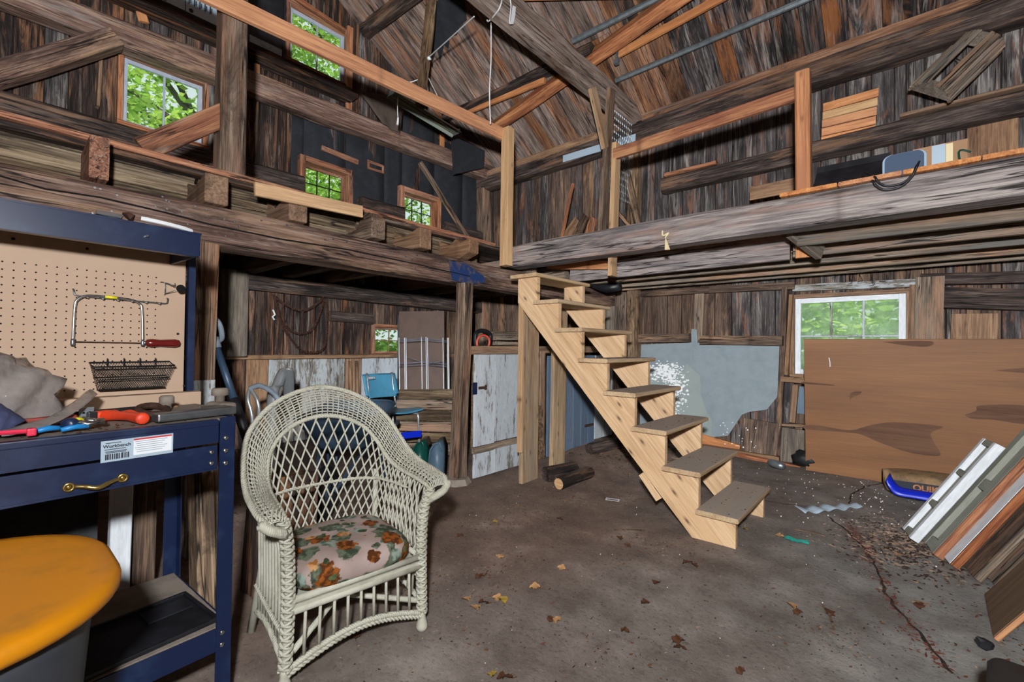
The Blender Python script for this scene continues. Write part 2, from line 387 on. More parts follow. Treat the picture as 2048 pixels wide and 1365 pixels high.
W['teal_scrap'] = plain('teal wrapper', '#238a7c', .4)
W['foil'] = plain('crumpled foil', '#c9d4dc', .2, .9)
W['blue_cloth'] = plain('dusty blue cloth', '#474d70', .9, mottle=.5, scale=12, dark='#2a2f4c', bump=.4)
W['pillow_blue'] = plain('slate blue pad', '#3e4f66', .7)
W['pale_edge'] = plain('pale blue edge', '#8fa8c0', .6)
W['glue_dark'] = plain('dark scrap', '#111214', .6)
def mat_glass(name, dirt, tint='#dfeee8'):
    m = NT(name); n = m.noise(m.coord((6, 6, 6), 11.0), 1.0, 6, .7)
    tr = m.new('ShaderNodeBsdfTransparent'); tr.inputs[0].default_value = hexc(tint)
    df = m.new('ShaderNodeBsdfTranslucent'); df.inputs[0].default_value = hexc('#e8efee')
    d2 = m.new('ShaderNodeBsdfDiffuse'); d2.inputs[0].default_value = hexc('#a9b0ae')
    gl = m.new('ShaderNodeBsdfGlossy'); gl.inputs['Roughness'].default_value = .03; gl.inputs[0].default_value = (1, 1, 1, 1)
    a = m.new('ShaderNodeMixShader'); a.inputs[0].default_value = .1; m.ln(df.outputs[0], a.inputs[1]); m.ln(d2.outputs[0], a.inputs[2])
    b = m.new('ShaderNodeMixShader'); m.ln(m.ramp(n, [(.35, dirt*.4), (.7, dirt)]), b.inputs[0]); m.ln(tr.outputs[0], b.inputs[1]); m.ln(a.outputs[0], b.inputs[2])
    c = m.new('ShaderNodeMixShader'); c.inputs[0].default_value = .05; m.ln(b.outputs[0], c.inputs[1]); m.ln(gl.outputs[0], c.inputs[2])
    m.ln(c.outputs[0], m.out.inputs[0]); return m.m
W['glass'] = mat_glass('window glass', .07)
W['glass_dusty'] = mat_glass('dusty window glass', .72)
def mat_plywood():
    m = NT('stained plywood')
    v = m.coord((.28, 1.6, 1.6), 0); n = m.noise(v, 1.0, 3, .5, 1.6)
    fine = m.noise(m.coord((3, 60, 60), 0), 1.0, 3, .6)
    col = m.ramp(m.math('ADD', m.math('MULTIPLY', n, .75), m.math('MULTIPLY', fine, .25)), [(.32, hexc('#66462d')), (.5, hexc('#785234')), (.66, hexc('#875f3e'))])
    sp = m.ramp(m.noise(m.coord((9, 14, 14), 0), 1.0, 4, .7), [(.70, 0.0), (.74, 1.0)])
    col = m.mix(m.math('MULTIPLY', sp, .7), col, hexc('#3a2619'))
    m.bump(fine, .15, .01); return m.done(col, .6, 0, .35)
W['plywood'] = mat_plywood()
W['ply_stain'] = wood('dark plywood figure', ('#4f3220', '#62422b', '#704d34'), [], var=0, bump=.1, gs=.6, fibre=.6)
def mat_floor():
    m = NT('dirty concrete floor')
    big = m.noise(m.coord((.55, .55, .55), 0), 1.0, 3, .5); mid = m.noise(m.coord((3, 3, 3), 0), 1.0, 6, .65); fine = m.noise(m.coord((45, 45, 45), 0), 1.0, 4, .7)
    tc = m.new('ShaderNodeTexCoord'); sx = m.new('ShaderNodeSeparateXYZ'); m.ln(tc.outputs['Object'], sx.inputs[0])
    g = m.math('ADD', m.math('MULTIPLY', sx.outputs[0], .22), m.math('MULTIPLY', big, .9))     # trodden earth to the left, bare concrete to the right
    base = m.mix(m.ramp(g, [(-.25, 0.0), (.5, 1.0)]), hexc('#7a675c'), hexc('#8b8a86'))
    col = m.mix(m.ramp(mid, [(.36, .7), (.62, 0.0)]), base, hexc('#4d423b'))
    col = m.mix(m.ramp(mid, [(.58, 0.0), (.72, .6)]), col, hexc('#968f86'))
    col = m.mix(m.ramp(fine, [(.34, .45), (.45, 0.0)]), col, hexc('#332a24'))
    col = m.mix(m.ramp(fine, [(.62, 0.0), (.74, .55)]), col, hexc('#b0a79d'))
    m.bump(m.math('ADD', m.math('MULTIPLY', mid, .6), m.math('MULTIPLY', fine, .5)), .55, .02)
    return m.done(col, .85, 0, .3)
W['floor'] = mat_floor()
def mat_floral():
    m = NT('floral chintz')
    col = m.mix(m.ramp(m.noise(m.coord((5, 5, 5), 0), 1, 2), [(.4, 0.0), (.6, 1.0)]), hexc('#a8958f'), hexc('#8f7d76'))
    def blobs(scale, colour, c2, lo, hi, off, petals):
        vo = m.new('ShaderNodeTexVoronoi'); vo.inputs['Scale'].default_value = scale; vo.inputs['Randomness'].default_value = 1.0
        tc = m.new('ShaderNodeTexCoord'); mp = m.new('ShaderNodeMapping'); mp.inputs['Location'].default_value = (off, off*.7, off*.3); m.ln(tc.outputs['Object'], mp.inputs[0])
        nz = m.new('ShaderNodeTexNoise'); nz.inputs['Scale'].default_value = petals; nz.inputs['Detail'].default_value = 2; m.ln(mp.outputs[0], nz.inputs['Vector'])
        ad = m.new('ShaderNodeVectorMath', operation='MULTIPLY_ADD'); m.ln(nz.outputs['Color'], ad.inputs[0]); ad.inputs[1].default_value = (.05,)*3; m.ln(mp.outputs[0], ad.inputs[2])
        m.ln(ad.outputs[0], vo.inputs['Vector'])
        k = m.ramp(vo.outputs['Distance'], [(lo, 1.0), (hi, 0.0)])
        inner = m.mix(m.ramp(nz.outputs['Fac'], [(.42, 0.0), (.56, 1.0)]), hexc(colour), hexc(c2))
        return k, inner
    for args in ((9, '#5f6754', '#333c30', .38, .42, 3.1, 30), (12, '#87938a', '#4b5a4a', .29, .33, 7.7, 26), (7.5, '#8a4c18', '#4a260b', .35, .38, 1.3, 42), (8.5, '#b98a5c', '#8c5a2c', .17, .2, 5.2, 34), (14, '#2f3a26', '#55623f', .22, .25, 9.9, 20)):
        k, inner = blobs(*args); col = m.mix(k, col, inner)
    m.bump(m.noise(m.coord((300, 300, 300), 0), 1, 1), .1, .002)
    return m.done(col, .8, 0, .2)
W['floral'] = mat_floral()
def mat_leaf():
    m = NT('leaf foliage'); oi = m.new('ShaderNodeObjectInfo'); n = m.noise(m.coord((.9, .9, .9), 0), 1, 3)
    col = m.ramp(n, [(.35, hexc('#5f8a30')), (.5, hexc('#8db04a')), (.65, hexc('#c4d66a'))])
    df = m.new('ShaderNodeBsdfDiffuse'); tl = m.new('ShaderNodeBsdfTranslucent'); m.ln(col, df.inputs[0]); m.ln(col, tl.inputs[0])
    a = m.new('ShaderNodeMixShader'); a.inputs[0].default_value = .5; m.ln(df.outputs[0], a.inputs[1]); m.ln(tl.outputs[0], a.inputs[2]); m.ln(a.outputs[0], m.out.inputs[0]); return m.m
W['leaves'] = mat_leaf()
W['trunk'] = plain('tree bark', '#3d342c', .9, mottle=.5, scale=8, dark='#1f1a16', bump=.6)
W['grass'] = plain('lawn grass', '#5d9a2c', .9, mottle=.6, scale=6, dark='#3f7420', rnd=0)
# ------------------------------------------------------------------ floor
def floor_z(x, y):
    z = .012*mnoise.noise((x*1.3, y*1.3, 0)) + .005*mnoise.noise((x*5, y*5, 3))
    dx, dy = (x+2.45)/.7, (y-5.0)/.9                      # heap of rubbish against the stall wall
    z += .10*math.exp(-dx*dx-dy*dy)*(1+.6*mnoise.noise((x*6, y*6, 5)))
    return z
bm = bmesh.new(); nx, ny = 150, 160
gx = [-6.1+7.5*i/nx for i in range(nx+1)]; gy = [-3.6+9.8*j/ny for j in range(ny+1)]
vv = [[bm.verts.new((x, y, floor_z(x, y))) for y in gy] for x in gx]
for i in range(nx):
    for j in range(ny): bm.faces.new((vv[i][j], vv[i+1][j], vv[i+1][j+1], vv[i][j+1]))
me = D.meshes.new('floor'); bm.to_mesh(me); bm.free()
for p in me.polygons: p.use_smooth = True
FLOOR = mk('floor', me, W['floor'], kind='structure', label='dirt-strewn cracked concrete floor of the barn')
# crack running across the slab, packed with brown litter
def ribbon(b, pts, wd, z0):
    pts = smooth_path([Vector((p.x, p.y, 0)) for p in pts], 8); rows = []
    for i, p in enumerate(pts):
        t = (pts[min(i+1, len(pts)-1)]-pts[max(i-1, 0)]).normalized(); n = Vector((-t.y, t.x, 0))
        k = wd*(.6+.8*abs(mnoise.noise((p.x*9, p.y*9, 1)))); j = .02*mnoise.noise((p.x*14, p.y*14, 7))
        q = p+n*j
        rows.append([b.bm.verts.new((q+n*k*s).to_tuple()[:2]+(floor_z(*(q+n*k*s).to_tuple()[:2])+z0+zz,)) for s, zz in ((-1, 0), (0, .002), (1, 0))])
    for a, c in zip(rows, rows[1:]):
        for k in range(2): b.bm.faces.new((a[k], a[k+1], c[k+1], c[k]))
W['crack'] = plain('earth packed crack', '#1d1611', 1.0, mottle=.6, scale=30, dark='#5a3a26')
for pts, wd in (([(1658, 1035), (1700, 1068), (1735, 1105), (1758, 1150), (1778, 1200), (1820, 1250), (1870, 1305), (1905, 1350)], .008),
                ([(1700, 1010), (1704, 990), (1730, 975), (1780, 965)], .009), ([(1530, 1003), (1600, 1012), (1690, 1015)], .007)):
    b = B(); ribbon(b, [at(x, y, Z=0) for x, y in pts], wd, .003); b.obj('crack', W['crack'], FLOOR)

# ------------------------------------------------------------------ plank walls
def plank_wall(parent, P, N, a0, a1, zlo, ztop, openings, matf, wmin, wmax, name='plank', splits=(), th=.022, gap=.009, off=0.0):
    edges = [a0]; marks = sorted({e for o in openings for e in o[:2] if a0 < e < a1})
    while edges[-1] < a1-1e-6:
        nx_ = edges[-1]+R.uniform(wmin, wmax)
        for mk_ in marks:
            if edges[-1] < mk_ < nx_+wmin*.5: nx_ = mk_; break
        if nx_ > a1-wmin*.5: nx_ = a1
        edges.append(nx_)
    for e0, e1 in zip(edges, edges[1:]):
        am = (e0+e1)/2; segs = [(zlo, ztop(am))]
        for o in openings:
            if o[0]-1e-4 <= am <= o[1]+1e-4:
                ns = []
                for s0, s1 in segs:
                    if o[3] <= s0 or o[2] >= s1: ns.append((s0, s1)); continue
                    if o[2] > s0: ns.append((s0, o[2]))
                    if o[3] < s1: ns.append((o[3], s1))
                segs = ns
        for sp in splits:
            ns = []
            for s0, s1 in segs:
                if s0+.15 < sp < s1-.15: ns += [(s0, sp), (sp, s1)]
                else: ns.append((s0, s1))
            segs = ns
        j = R.uniform(-.010, .008)
        for s0, s1 in segs:
            if s1-s0 < .03: continue
            me = bar_mesh(s1-s0-.003, (e1-e0)-gap, th, max(2, int((s1-s0)/.5)), .003, bev=.003)
            mk(name, me, matf(am, (s0+s1)/2), parent, frame(P(am, s0, off+j), P(am, s1, off+j), N))
def backing(name, P, a0, a1, zlo, ztop, openings, off, label):
    b = B(); es = sorted({a0, a1, *[e for o in openings for e in o[:2] if a0 < e < a1], *[a0+(a1-a0)*k/12 for k in range(1, 12)]})
    for e0, e1 in zip(es, es[1:]):
        am = (e0+e1)/2; segs = [(zlo, max(ztop(e0), ztop(e1))+.1)]
        for o in openings:
            if o[0]-1e-4 <= am <= o[1]+1e-4:
                ns = []
                for s0, s1 in segs:
                    if o[3] <= s0 or o[2] >= s1: ns.append((s0, s1)); continue
                    ns += [(s0, o[2]), (o[3], s1)]
                segs = ns
        for s0, s1 in segs: b.hull([P(a, z, o_) for a in (e0, e1) for z in (s0, s1) for o_ in (off, off-.03)])
    return b.obj(name, W['backing'], kind='structure', label=label)
PL = lambda a, z, o: Vector((XL+o, a, z)); NL = (1, 0, 0)
PF = lambda a, z, o: Vector((a, YF-o, z)); NF = (0, -1, 0)
def rect_left(tl, br):
    p, q = at(*tl, X=XL), at(*br, X=XL); return (p.y, q.y, q.z, p.z)
def yz(x, y, X=XL):
    p = at(x, y, X=X); return p.y, p.z
# rough openings: (a0, a1, z0, z1)
O1 = (yz(247, 110)[0], yz(406, 200)[0], yz(240, 243)[1], yz(247, 112)[1])
O2 = (yz(578, 60)[0], yz(690, 100)[0], yz(576, 118)[1], yz(580, 10)[1])
O3 = (yz(606, 330)[0], yz(690, 360)[0], yz(604, 392)[1]-.03, yz(608, 327)[1])
O4 = (yz(803, 390)[0], yz(868, 420)[0], yz(803, 440)[1]-.03, yz(805, 386)[1])
O5 = (yz(747, 680)[0], yz(812, 680)[0], yz(747, 707)[1], yz(747, 655)[1])
q0, q1 = at(1590, 597, Y=YF), at(1812, 588, Y=YF)
OF = (q0.x, q1.x, at(1590, 748, Y=YF).z, (q0.z+q1.z)/2)
LO = [O1, O2, O3, O4, O5]
gable = lambda a: roof_z(a)+.06
WL = backing('wall_left', PL, -3.5, YF, -.05, gable, LO, -.045, 'dark plank gable wall on the left with small windows')
def left_mat(a, z):
    if z < 2.0: return W['siding_dark'] if R.random() < .9 else W['siding_brown']
    return W['siding_dark'] if R.random() < .85 else W['siding_grey']
plank_wall(WL, PL, NL, -.9, YF-.03, 1.10, gable, LO, left_mat, .15, .26, splits=(2.12,), off=-.012)
plank_wall(WL, PL, NL, -3.5, -.9, 0, gable, [], left_mat, .5, .7, off=-.012)
# the foot of the wall below the rail: brown and whitewashed boards
def foot_mat(a, z):
    y1, y2, y3 = yz(536, 800)[0], yz(690, 800)[0], yz(722, 800)[0]
    if a < yz(490, 800)[0]: return W['siding_dark']
    if a < y1: return W['board_brown']
    if a < y2: return W['white_thin']
    if a < y3: return W['board_brown']
    return W['white_board'] if a < yz(880, 800)[0] else W['siding_brown']
plank_wall(WL, PL, NL, -.9, YF-.03, 0, lambda a: 1.08, [(yz(k, 800)[0], yz(k, 800)[0], 0, 0) for k in (490, 536, 690, 722)], foot_mat, .16, .34, off=-.012)
WF = backing('wall_back', PF, XL-.05, 1.35, -.05, lambda a: 4.5, [OF], -.045, 'tall back wall of weathered vertical boards')
def back_mat(a, z):
    if z > 2.1: return W['siding_grey'] if a > -2.9 or R.random() < .5 else W['siding_brown']
    return W['siding_brown'] if R.random() < .8 else W['siding_grey']
plank_wall(WF, PF, NF, XL+.03, 1.28, 0, lambda a: 4.42, [OF], back_mat, .13, .26, splits=(2.15,), off=-.012)
# rest of the barn behind the camera
b = B(); b.box((1.33, 1.2, 3.6), (.05, 9.6, 7.4)); b.obj('wall_right', W['siding_brown'], kind='structure', label='plain board wall right of the camera')
b = B()
for (x0, x1, z0, z1) in ((-6, 1.35, -.05, 4.6),): b.box(((x0+x1)/2, -3.53, (z0+z1)/2), (x1-x0, .05, z1-z0))
b.obj('wall_front', W['siding_brown'], kind='structure', label='plain board wall behind the camera')

# ------------------------------------------------------------------ roof
b = B()
for ya, yb in ((6.35, RIDGE_Y), (RIDGE_Y, -3.8)):
    b.hull([(x, y, roof_z(y)+o) for x in (-6.3, 1.6) for y in (ya, yb) for o in (.06, .10)])
CEIL = b.obj('ceiling', W['backing'], kind='structure', label='steep plank roof seen from below')
upn = Vector((0, RS, 1)).normalized()
x = XL+.01
while x < 1.2:
    wd = R.uniform(.17, .27) 
    def seg(y0, y1, mat):
        j = R.uniform(0, .008)
        p0, p1 = Vector((x+wd/2, y0, roof_z(y0)))+upn*(.02+j), Vector((x+wd/2, y1, roof_z(y1)))+upn*(.02+j)
        mk('roof_board', bar_mesh((p1-p0).length-.004, wd-.006, .022, 6, .003, bev=.003), mat, CEIL, frame(p0, p1, upn))
    if x < -2.85:
        seg(6.05, 4.82, W['roof_orange'] if R.random() < (.6 if x > -4.6 else .2) else W['roof_brown'])
        seg(4.82, RIDGE_Y, W['roof_brown'])
    else:
        mt = W['roof_orange'] if -2.85 < x < -2.3 and R.random() < .6 else W['roof_dark']
        k = R.uniform(3.6, 4.9); seg(6.05, k, mt); seg(k, RIDGE_Y, W['roof_dark'])
    x += wd
b = B(); b.hull([(xx, y, roof_z(y)+o) for xx in (XL, 1.3) for y in (RIDGE_Y, -3.6) for o in (0, .02)]); b.obj('roof_boards', W['roof_brown'], CEIL)

# ------------------------------------------------------------------ windows
def window(n, P, N, rect, cols, rows, casing, sash, cw=.05, sw=.035, mw=.014, glass='glass', proj=.05, inset=-.06, label='', muntin=None, hide=()):
    a0, a1, z0, z1 = rect; k = lambda a, z, o: P(a, z, o)
    e = empty('window_%d' % n, k((a0+a1)/2, z0, inset), label=label, kind='structure')
    up = Vector(N)
    def member(name, A, Bq, w_, h_, m, off): timber(name, k(A[0], A[1], off), k(Bq[0], Bq[1], off), w_, h_, m, e, up=up, bev=.003, rough=.0015 if name == 'casing' else 0)
    if casing:
        d = proj-inset; o = (proj+inset)/2
        if 'l' not in hide: member('casing', (a0-cw/2, z0-cw), (a0-cw/2, z1+cw), cw, d, casing, o)
        if 'r' not in hide: member('casing', (a1+cw/2, z0-cw), (a1+cw/2, z1+cw), cw, d, casing, o)
        if 't' not in hide: member('casing', (a0-cw, z1+cw/2), (a1+cw, z1+cw/2), cw, d, casing, o)
        if 'b' not in hide: member('sill', (a0-cw, z0-cw/2), (a1+cw, z0-cw/2), cw, d+.02, casing, o)
    for A, Bq in (((a0+sw/2, z0), (a0+sw/2, z1)), ((a1-sw/2, z0), (a1-sw/2, z1)), ((a0+sw, z1-sw/2), (a1-sw, z1-sw/2)), ((a0+sw, z0+sw/2), (a1-sw, z0+sw/2))):
        member('sash_rail', A, Bq, sw, .035, sash, inset+.018)
    ga0, ga1, gz0, gz1 = a0+sw, a1-sw, z0+sw, z1-sw
    for i in range(1, cols): t = ga0+(ga1-ga0)*i/cols; member('muntin', (t, gz0), (t, gz1), mw, .022, muntin or sash, inset+.018)
    for j in range(1, rows): t = gz0+(gz1-gz0)*j/rows; member('muntin', (ga0, t), (ga1, t), mw, .020, muntin or sash, inset+.018)
    for i in range(cols):
        for j in range(rows):
            b = B(); u0, u1 = ga0+(ga1-ga0)*i/cols, ga0+(ga1-ga0)*(i+1)/cols; w0, w1 = gz0+(gz1-gz0)*j/rows, gz0+(gz1-gz0)*(j+1)/rows
            b.bm.faces.new([b.bm.verts.new(k(u, z, inset+.014)) for u, z in ((u0, w0), (u1, w0), (u1, w1), (u0, w1))])
            b.obj('pane', W[glass], e)
    return e
W['sash_grey'] = plain('grey painted metal sash', '#9aa3b0', .5, mottle=.3, scale=12, dark='#6d7480')
window(1, PL, NL, O1, 2, 1, W['trim_orange'], W['sash_grey'], cw=.045, sw=.04, mw=.02, label='two-pane window under the log girt, left of the square post')
window(2, PL, NL, O2, 2, 2, W['trim_orange'], W['sash_grey'], cw=.06, sw=.05, mw=.018, label='highest four-pane window above the orange rail')
window(3, PL, NL, O3, 3, 2, W['trim_orange'], W['trim_orange'], cw=.075, sw=.035, mw=.012, proj=.09, label='six-pane window in tar paper, the one nearer the square post', muntin=W['black_iron'])
window(4, PL, NL, O4, 3, 2, W['trim_orange'], W['trim_orange'], cw=.08, sw=.035, mw=.012, proj=.09, label='six-pane window in tar paper, the one nearer the corner', muntin=W['black_iron'])
window(5, PL, NL, O5, 2, 2, W['trim_orange'], W['trim_orange'], cw=.05, sw=.03, mw=.014, label='small four-pane window low in the left wall under the loft', muntin=W['board_brown'])
window(6, PF, NF, OF, 3, 2, W['board_brown'], W['white_paint'], cw=.045, sw=.055, mw=.02, glass='glass_dusty', proj=.02, inset=-.05, label='white dusty six-pane window behind the plywood sheet', muntin=W['white_board'])
# loose trim by window 3, painted head of window 6
p = at(643, 296, X=XL+.05); q = at(716, 325, X=XL+.05); timber('trim_board', p, q, .03, .07, W['trim_orange'], WL, up=(0, 0, 1))
p = at(1586, 577, Y=YF-.04); q = at(1834, 566, Y=YF-.04); timber('head_board', p, q, .06, .075, W['white_thin'], WF, rough=.004)

# ------------------------------------------------------------------ tar paper in strips over the planks of the loft corner
ta0, ta1 = yz(583, 260)[0], YF-.06
TP = empty('tar_paper', (XL, (ta0+ta1)/2, 2.3))
par(TP, WL)
edges = [ta0]
while edges[-1] < ta1-.05:
    nx_ = edges[-1]+.62
    for mk_ in (O3[0], O3[1], O4[0], O4[1]):
        if edges[-1] < mk_ < nx_: nx_ = mk_; break
    edges.append(min(nx_, ta1))
for e0, e1 in zip(edges, edges[1:]):
    am = (e0+e1)/2; top = 4.35 if am < 3.6 else min(4.9, roof_z(e1)-.05); segs = [(2.3, top)]
    for o in (O3, O4):
        if o[0]-1e-3 <= am <= o[1]+1e-3: segs = [(2.3, o[2]), (o[3], top)]
    for s0, s1 in segs:
        b = B(); b.grid(lambda u, v: PL(e0+(e1-e0)*u, s0+(s1-s0)*v, .006+.002*mnoise.noise((e0+u*2, v*3, 1))), 4, 6)
        solid(b.obj('sheet', W['tarpaper'], TP, smooth=True), .002)

# ------------------------------------------------------------------ timbers on the left wall
def tl_(name, a, b_, w_, h_, mat, X, parent=WL, rough=.012, **kw):
    return timber(name, at(*a, X=X), at(*b_, X=X), w_, h_, mat, parent, rough=rough, bev=.012, **kw)
def centre_line(X, top, bot):
    """ends of a beam's centre line and its height from two pixel edges"""
    (t0, t1), (b0, b1) = [[at(*p, X=X) for p in e] for e in (top, bot)]
    return (t0+b0)/2, (t1+b1)/2, ((t0-b0).length+(t1-b1).length)/2
timber('girt', (-5.72, -1.0, 4.15), (-5.72, 5.85, 4.37), .20, .25, W['beam_brown'], WL, rough=.018, bev=.02)
timber('girt', (-5.76, -1.0, 3.22), (-5.76, 2.50, 3.24), .18, .24, W['beam_dark'], WL, rough=.02, bev=.03)
timber('girt', (-5.78, 3.30, 3.22), (-5.78, 4.02, 3.24), .16, .2, W['beam_dark'], WL, rough=.02, bev=.03)
timber('girt', (-5.78, 4.85, 3.22), (-5.78, 5.8, 3.2), .16, .2, W['beam_dark'], WL, rough=.02, bev=.03)
timber('ledger', (-5.78, .5, 1.99), (-5.78, 5.85, 1.93), .16, .2, W['beam_dark'], WL, rough=.015, bev=.02)
timber('rail', (-5.83, .4, 1.085), (-5.83, 5.9, 1.085), .12, .05, W['board_brown'], WL, rough=.004)
tl_('brace', (-40, 160), (232, 80), .16, .17, W['beam_brown'], -5.62, rough=.02)
tl_('brace', (840, 325), (936, 478), .035, .10, W['post_old'], -5.70, rough=.004)
tl_('stud', (700, 55), (697, 225), .05, .09, W['trim_orange'], -5.84, rough=.003)
tl_('stud', (202, 100), (195, 215), .02, .10, W['board_brown'], -5.868, rough=.006, up=(1, 0, 0))
tl_('stud', (514, 105), (514, 148), .03, .06, W['pine_orange'], -5.84, rough=.003)
tl_('stud', (275, 0), (288, 45), .04, .09, W['pine_orange'], -5.84, rough=.003)
tl_('stud', (884, 270), (884, 310), .04, .09, W['pine_orange'], -5.80, rough=.003)
tl_('trim_board', (566, -22), (690, 63), .05, .07, W['pine_rust'], -5.80, rough=.005)
tl_('girt', (660, 632), (745, 640), .08, .14, W['beam_dark'], -5.82, rough=.01)
for xx in (700, 713): tl_('stud', (xx, 722), (xx+2, 880), .04, .07, W['board_brown'], -5.84, rough=.003, up=(1, 0, 0))
# little orange cleat frame on the tar paper
e = empty('cleat', at(751, 330, X=-5.86)); par(e, WL)
for a_, b_ in (((736, 322), (766, 333)), ((737, 336), (766, 345)), ((737, 320), (737, 338)), ((766, 332), (766, 347))): tl_('batten', a_, b_, .02, .035, W['trim_orange'], -5.87, e, rough=0)
timber('corner_post', (-5.78, 5.78, 0), (-5.80, 5.80, 4.4), .22, .2, W['post_old'], WL, up=(1, 0, 0), rough=.012, bev=.02)
timber('rake_rafter', (-5.80, 6.0, roof_z(6.0)-.08), (-5.80, 1.3, roof_z(1.3)-.08), .16, .14, W['roof_brown'], CEIL, rough=.012)
# shelf under the high window
p, q = Vector((-5.74, .4, 4.62)), Vector((-5.74, 3.15, 4.64)); timber('shelf', p, q, .28, .09, W['siding_dark'], WL, rough=.003)

# ------------------------------------------------------------------ timbers on the back wall
timber('plate', (-5.9, 5.80, 4.20), (-2.95, 5.80, 4.22), .22, .26, W['beam_dark'], WF, rough=.02, bev=.02)
timber('plate', (-2.9, 5.80, 4.22), (1.28, 5.80, 4.24), .22, .26, W['beam_dark'], WF, rough=.02, bev=.02)
timber('plate_board', (-2.7, 5.69, 4.37), (1.28, 5.69, 4.40), .03, .09, W['roof_orange'], WF, rough=.006)
timber('plate_board', (-5.8, 5.69, 4.32), (-3.0, 5.69, 4.34), .03, .10, W['board_brown'], WF, rough=.006)
timber('girt', (-2.45, 5.83, 3.41), (1.28, 5.83, 3.42), .16, .19, W['beam_dark'], WF, rough=.012, bev=.02)
timber('girt_cap', (-2.40, 5.77, 3.53), (-1.75, 5.77, 3.53), .10, .04, W['trim_orange'], WF, rough=.004)
timber('girt_cap', (-.05, 5.77, 3.54), (1.25, 5.77, 3.53), .10, .03, W['board_brown'], WF, rough=.004)
timber('corner_log', (-2.83, 5.78, 0.0), (-2.86, 5.78, 4.3), .17, .17, W['bark'], WF, up=(0, -1, 0), rough=.02, bev=.045)
timber('brace', at(1250, 330, Y=5.62), at(1283, 478, Y=5.68), .09, .10, W['bark'], WF, up=(0, -1, 0), rough=.01, bev=.02)
timber('brace', at(1236, 425, Y=5.7), at(1275, 470, Y=5.7), .04, .06, W['board_brown'], WF, up=(0, -1, 0))
def ftb(name, a, b_, w_, h_, mat, Y, rough=.004, **kw): return timber(name, at(*a, Y=Y), at(*b_, Y=Y), w_, h_, mat, WF, up=(0, -1, 0), rough=rough, **kw)
ftb('stud', (1400, 585), (1397, 680), .11, .06, W['joist'], 5.90, .008)
ftb('stud', (1268, 585), (1263, 700), .09, .10, W['bark'], 5.86, .012)
ftb('stud', (1283, 590), (1276, 690), .05, .07, W['siding_brown'], 5.89)
ftb('stud', (1571, 575), (1556, 930), .055, .09, W['siding_brown'], 5.88)
ftb('stud', (1583, 590), (1573, 750), .035, .08, W['board_brown'], 5.86)
ftb('stud', (1860, 555), (1855, 690), .20, .12, W['joist'], 5.84, .008)
ftb('stud', (1826, 570), (1822, 690), .05, .05, W['board_brown'], 5.90)
ftb('girt', (1884, 597), (2180, 603), .19, .10, W['beam_dark'], 5.86, .01)
ftb('board', (1948, 628), (1946, 690), .30, .02, W['board_brown'], 5.91)
ftb('header', (1268, 590), (1420, 580), .08, .10, W['siding_brown'], 5.88)
ftb('header', (1420, 580), (1590, 572), .08, .08, W['siding_brown'], 5.88)
ftb('header', (1840, 560), (2180, 552), .10, .12, W['beam_dark'], 5.84)
ftb('sill', (1563, 758), (1640, 765), .06, .10, W['board_brown'], 5.86)
ftb('stud', (1592, 770), (1585, 845), .06, .06, W['board_brown'], 5.88)
ftb('cross_board', (1563, 850), (1640, 853), .03, .06, W['board_brown'], 5.87)
b = B(); p = at(1590, 800, Y=5.92); b.box((p.x+.12, 5.92, p.z), (.22, .02, .30)); b.obj('board', W['slate'], WF)
ftb('board', (1587, 858), (1582, 950), .22, .03, W['grey_post'], 5.84)
ftb('sill', (1380, 893), (1560, 922), .10, .12, W['board_brown'], 5.80, .006)
ftb('sill', (1440, 905), (1600, 940), .08, .05, W['pine_rust'], 5.66, .006)
ftb('brace', (1385, 872), (1480, 900), .12, .05, W['pine_orange'], 5.86)
ftb('board', (1522, 842), (1516, 915), .36, .02, W['siding_brown'], 5.80)
# boarded-up opening
e = empty('boarded_opening', at(1700, 290, Y=5.9)); par(e, WF)
tl4 = [at(x, y, Y=5.905) for x, y in ((1647, 207), (1758, 175), (1749, 268), (1642, 290))]
for i in range(5):
    t0 = i/5+.1; hh = (tl4[0].z-tl4[3].z)/5
    p, q = tl4[0].lerp(tl4[3], t0), tl4[1].lerp(tl4[2], t0)
    timber('plank', p, q, .02, hh-.006, W['pine_orange'] if i != 1 else W['pine_tan'], e, rough=.002)
rr = random.Random(31); b = B()
for _ in range(26):
    p = at(rr.uniform(1440, 1512), rr.uniform(845, 905), Y=5.785); b.box(p, (rr.uniform(.006, .016), .004, rr.uniform(.006, .014)))
b.obj('paint_dots', W['white_plastic'], WF, kind='stuff')
# white strip nailed along the plate, chicken wire
strip = D.materials
ftb('metal_strip', (1126, 318), (1203, 295), .105, .006, W['silver_label'], 5.66, 0)
ftb('metal_strip', (1236, 285), (1271, 275), .10, .006, W['silver_label'], 5.66, 0)
# ------------------------------------------------------------------ roof timbers
def rfp(x, y, z_off): return Vector((x, y, roof_z(y)))-upn*z_off
timber('tie_beam', (-2.885, .6, 4.49), (-2.875, 5.9, 4.46), .17, .30, W['tie'], CEIL, rough=.022, bev=.02)
timber('purlin', rfp(-5.86, 3.47, .12), rfp(-2.9, 3.52, .12), .20, .20, W['beam_dark'], CEIL, rough=.02, bev=.055)
timber('purlin', rfp(-5.86, 4.83, .075), rfp(-2.95, 4.86, .075), .13, .13, W['beam_dark'], CEIL, rough=.02, bev=.03)
p, q = on_roof(928, 226, .17), on_roof(1090, 160, .17); timber('purlin_board', p, q, .04, .09, W['pine_orange'], CEIL, rough=.002)
p, q = on_roof(985, 258, .12), on_roof(1400, -36, .12); timber('wind_brace', p, q, .15, .17, W['pine_rust'], CEIL, up=upn, rough=.008, bev=.008)
p, q = on_roof(1238, 108, .10), on_roof(1500, -36, .10); timber('purlin_board', p, q, .04, .09, W['pine_orange'], CEIL, rough=.002)
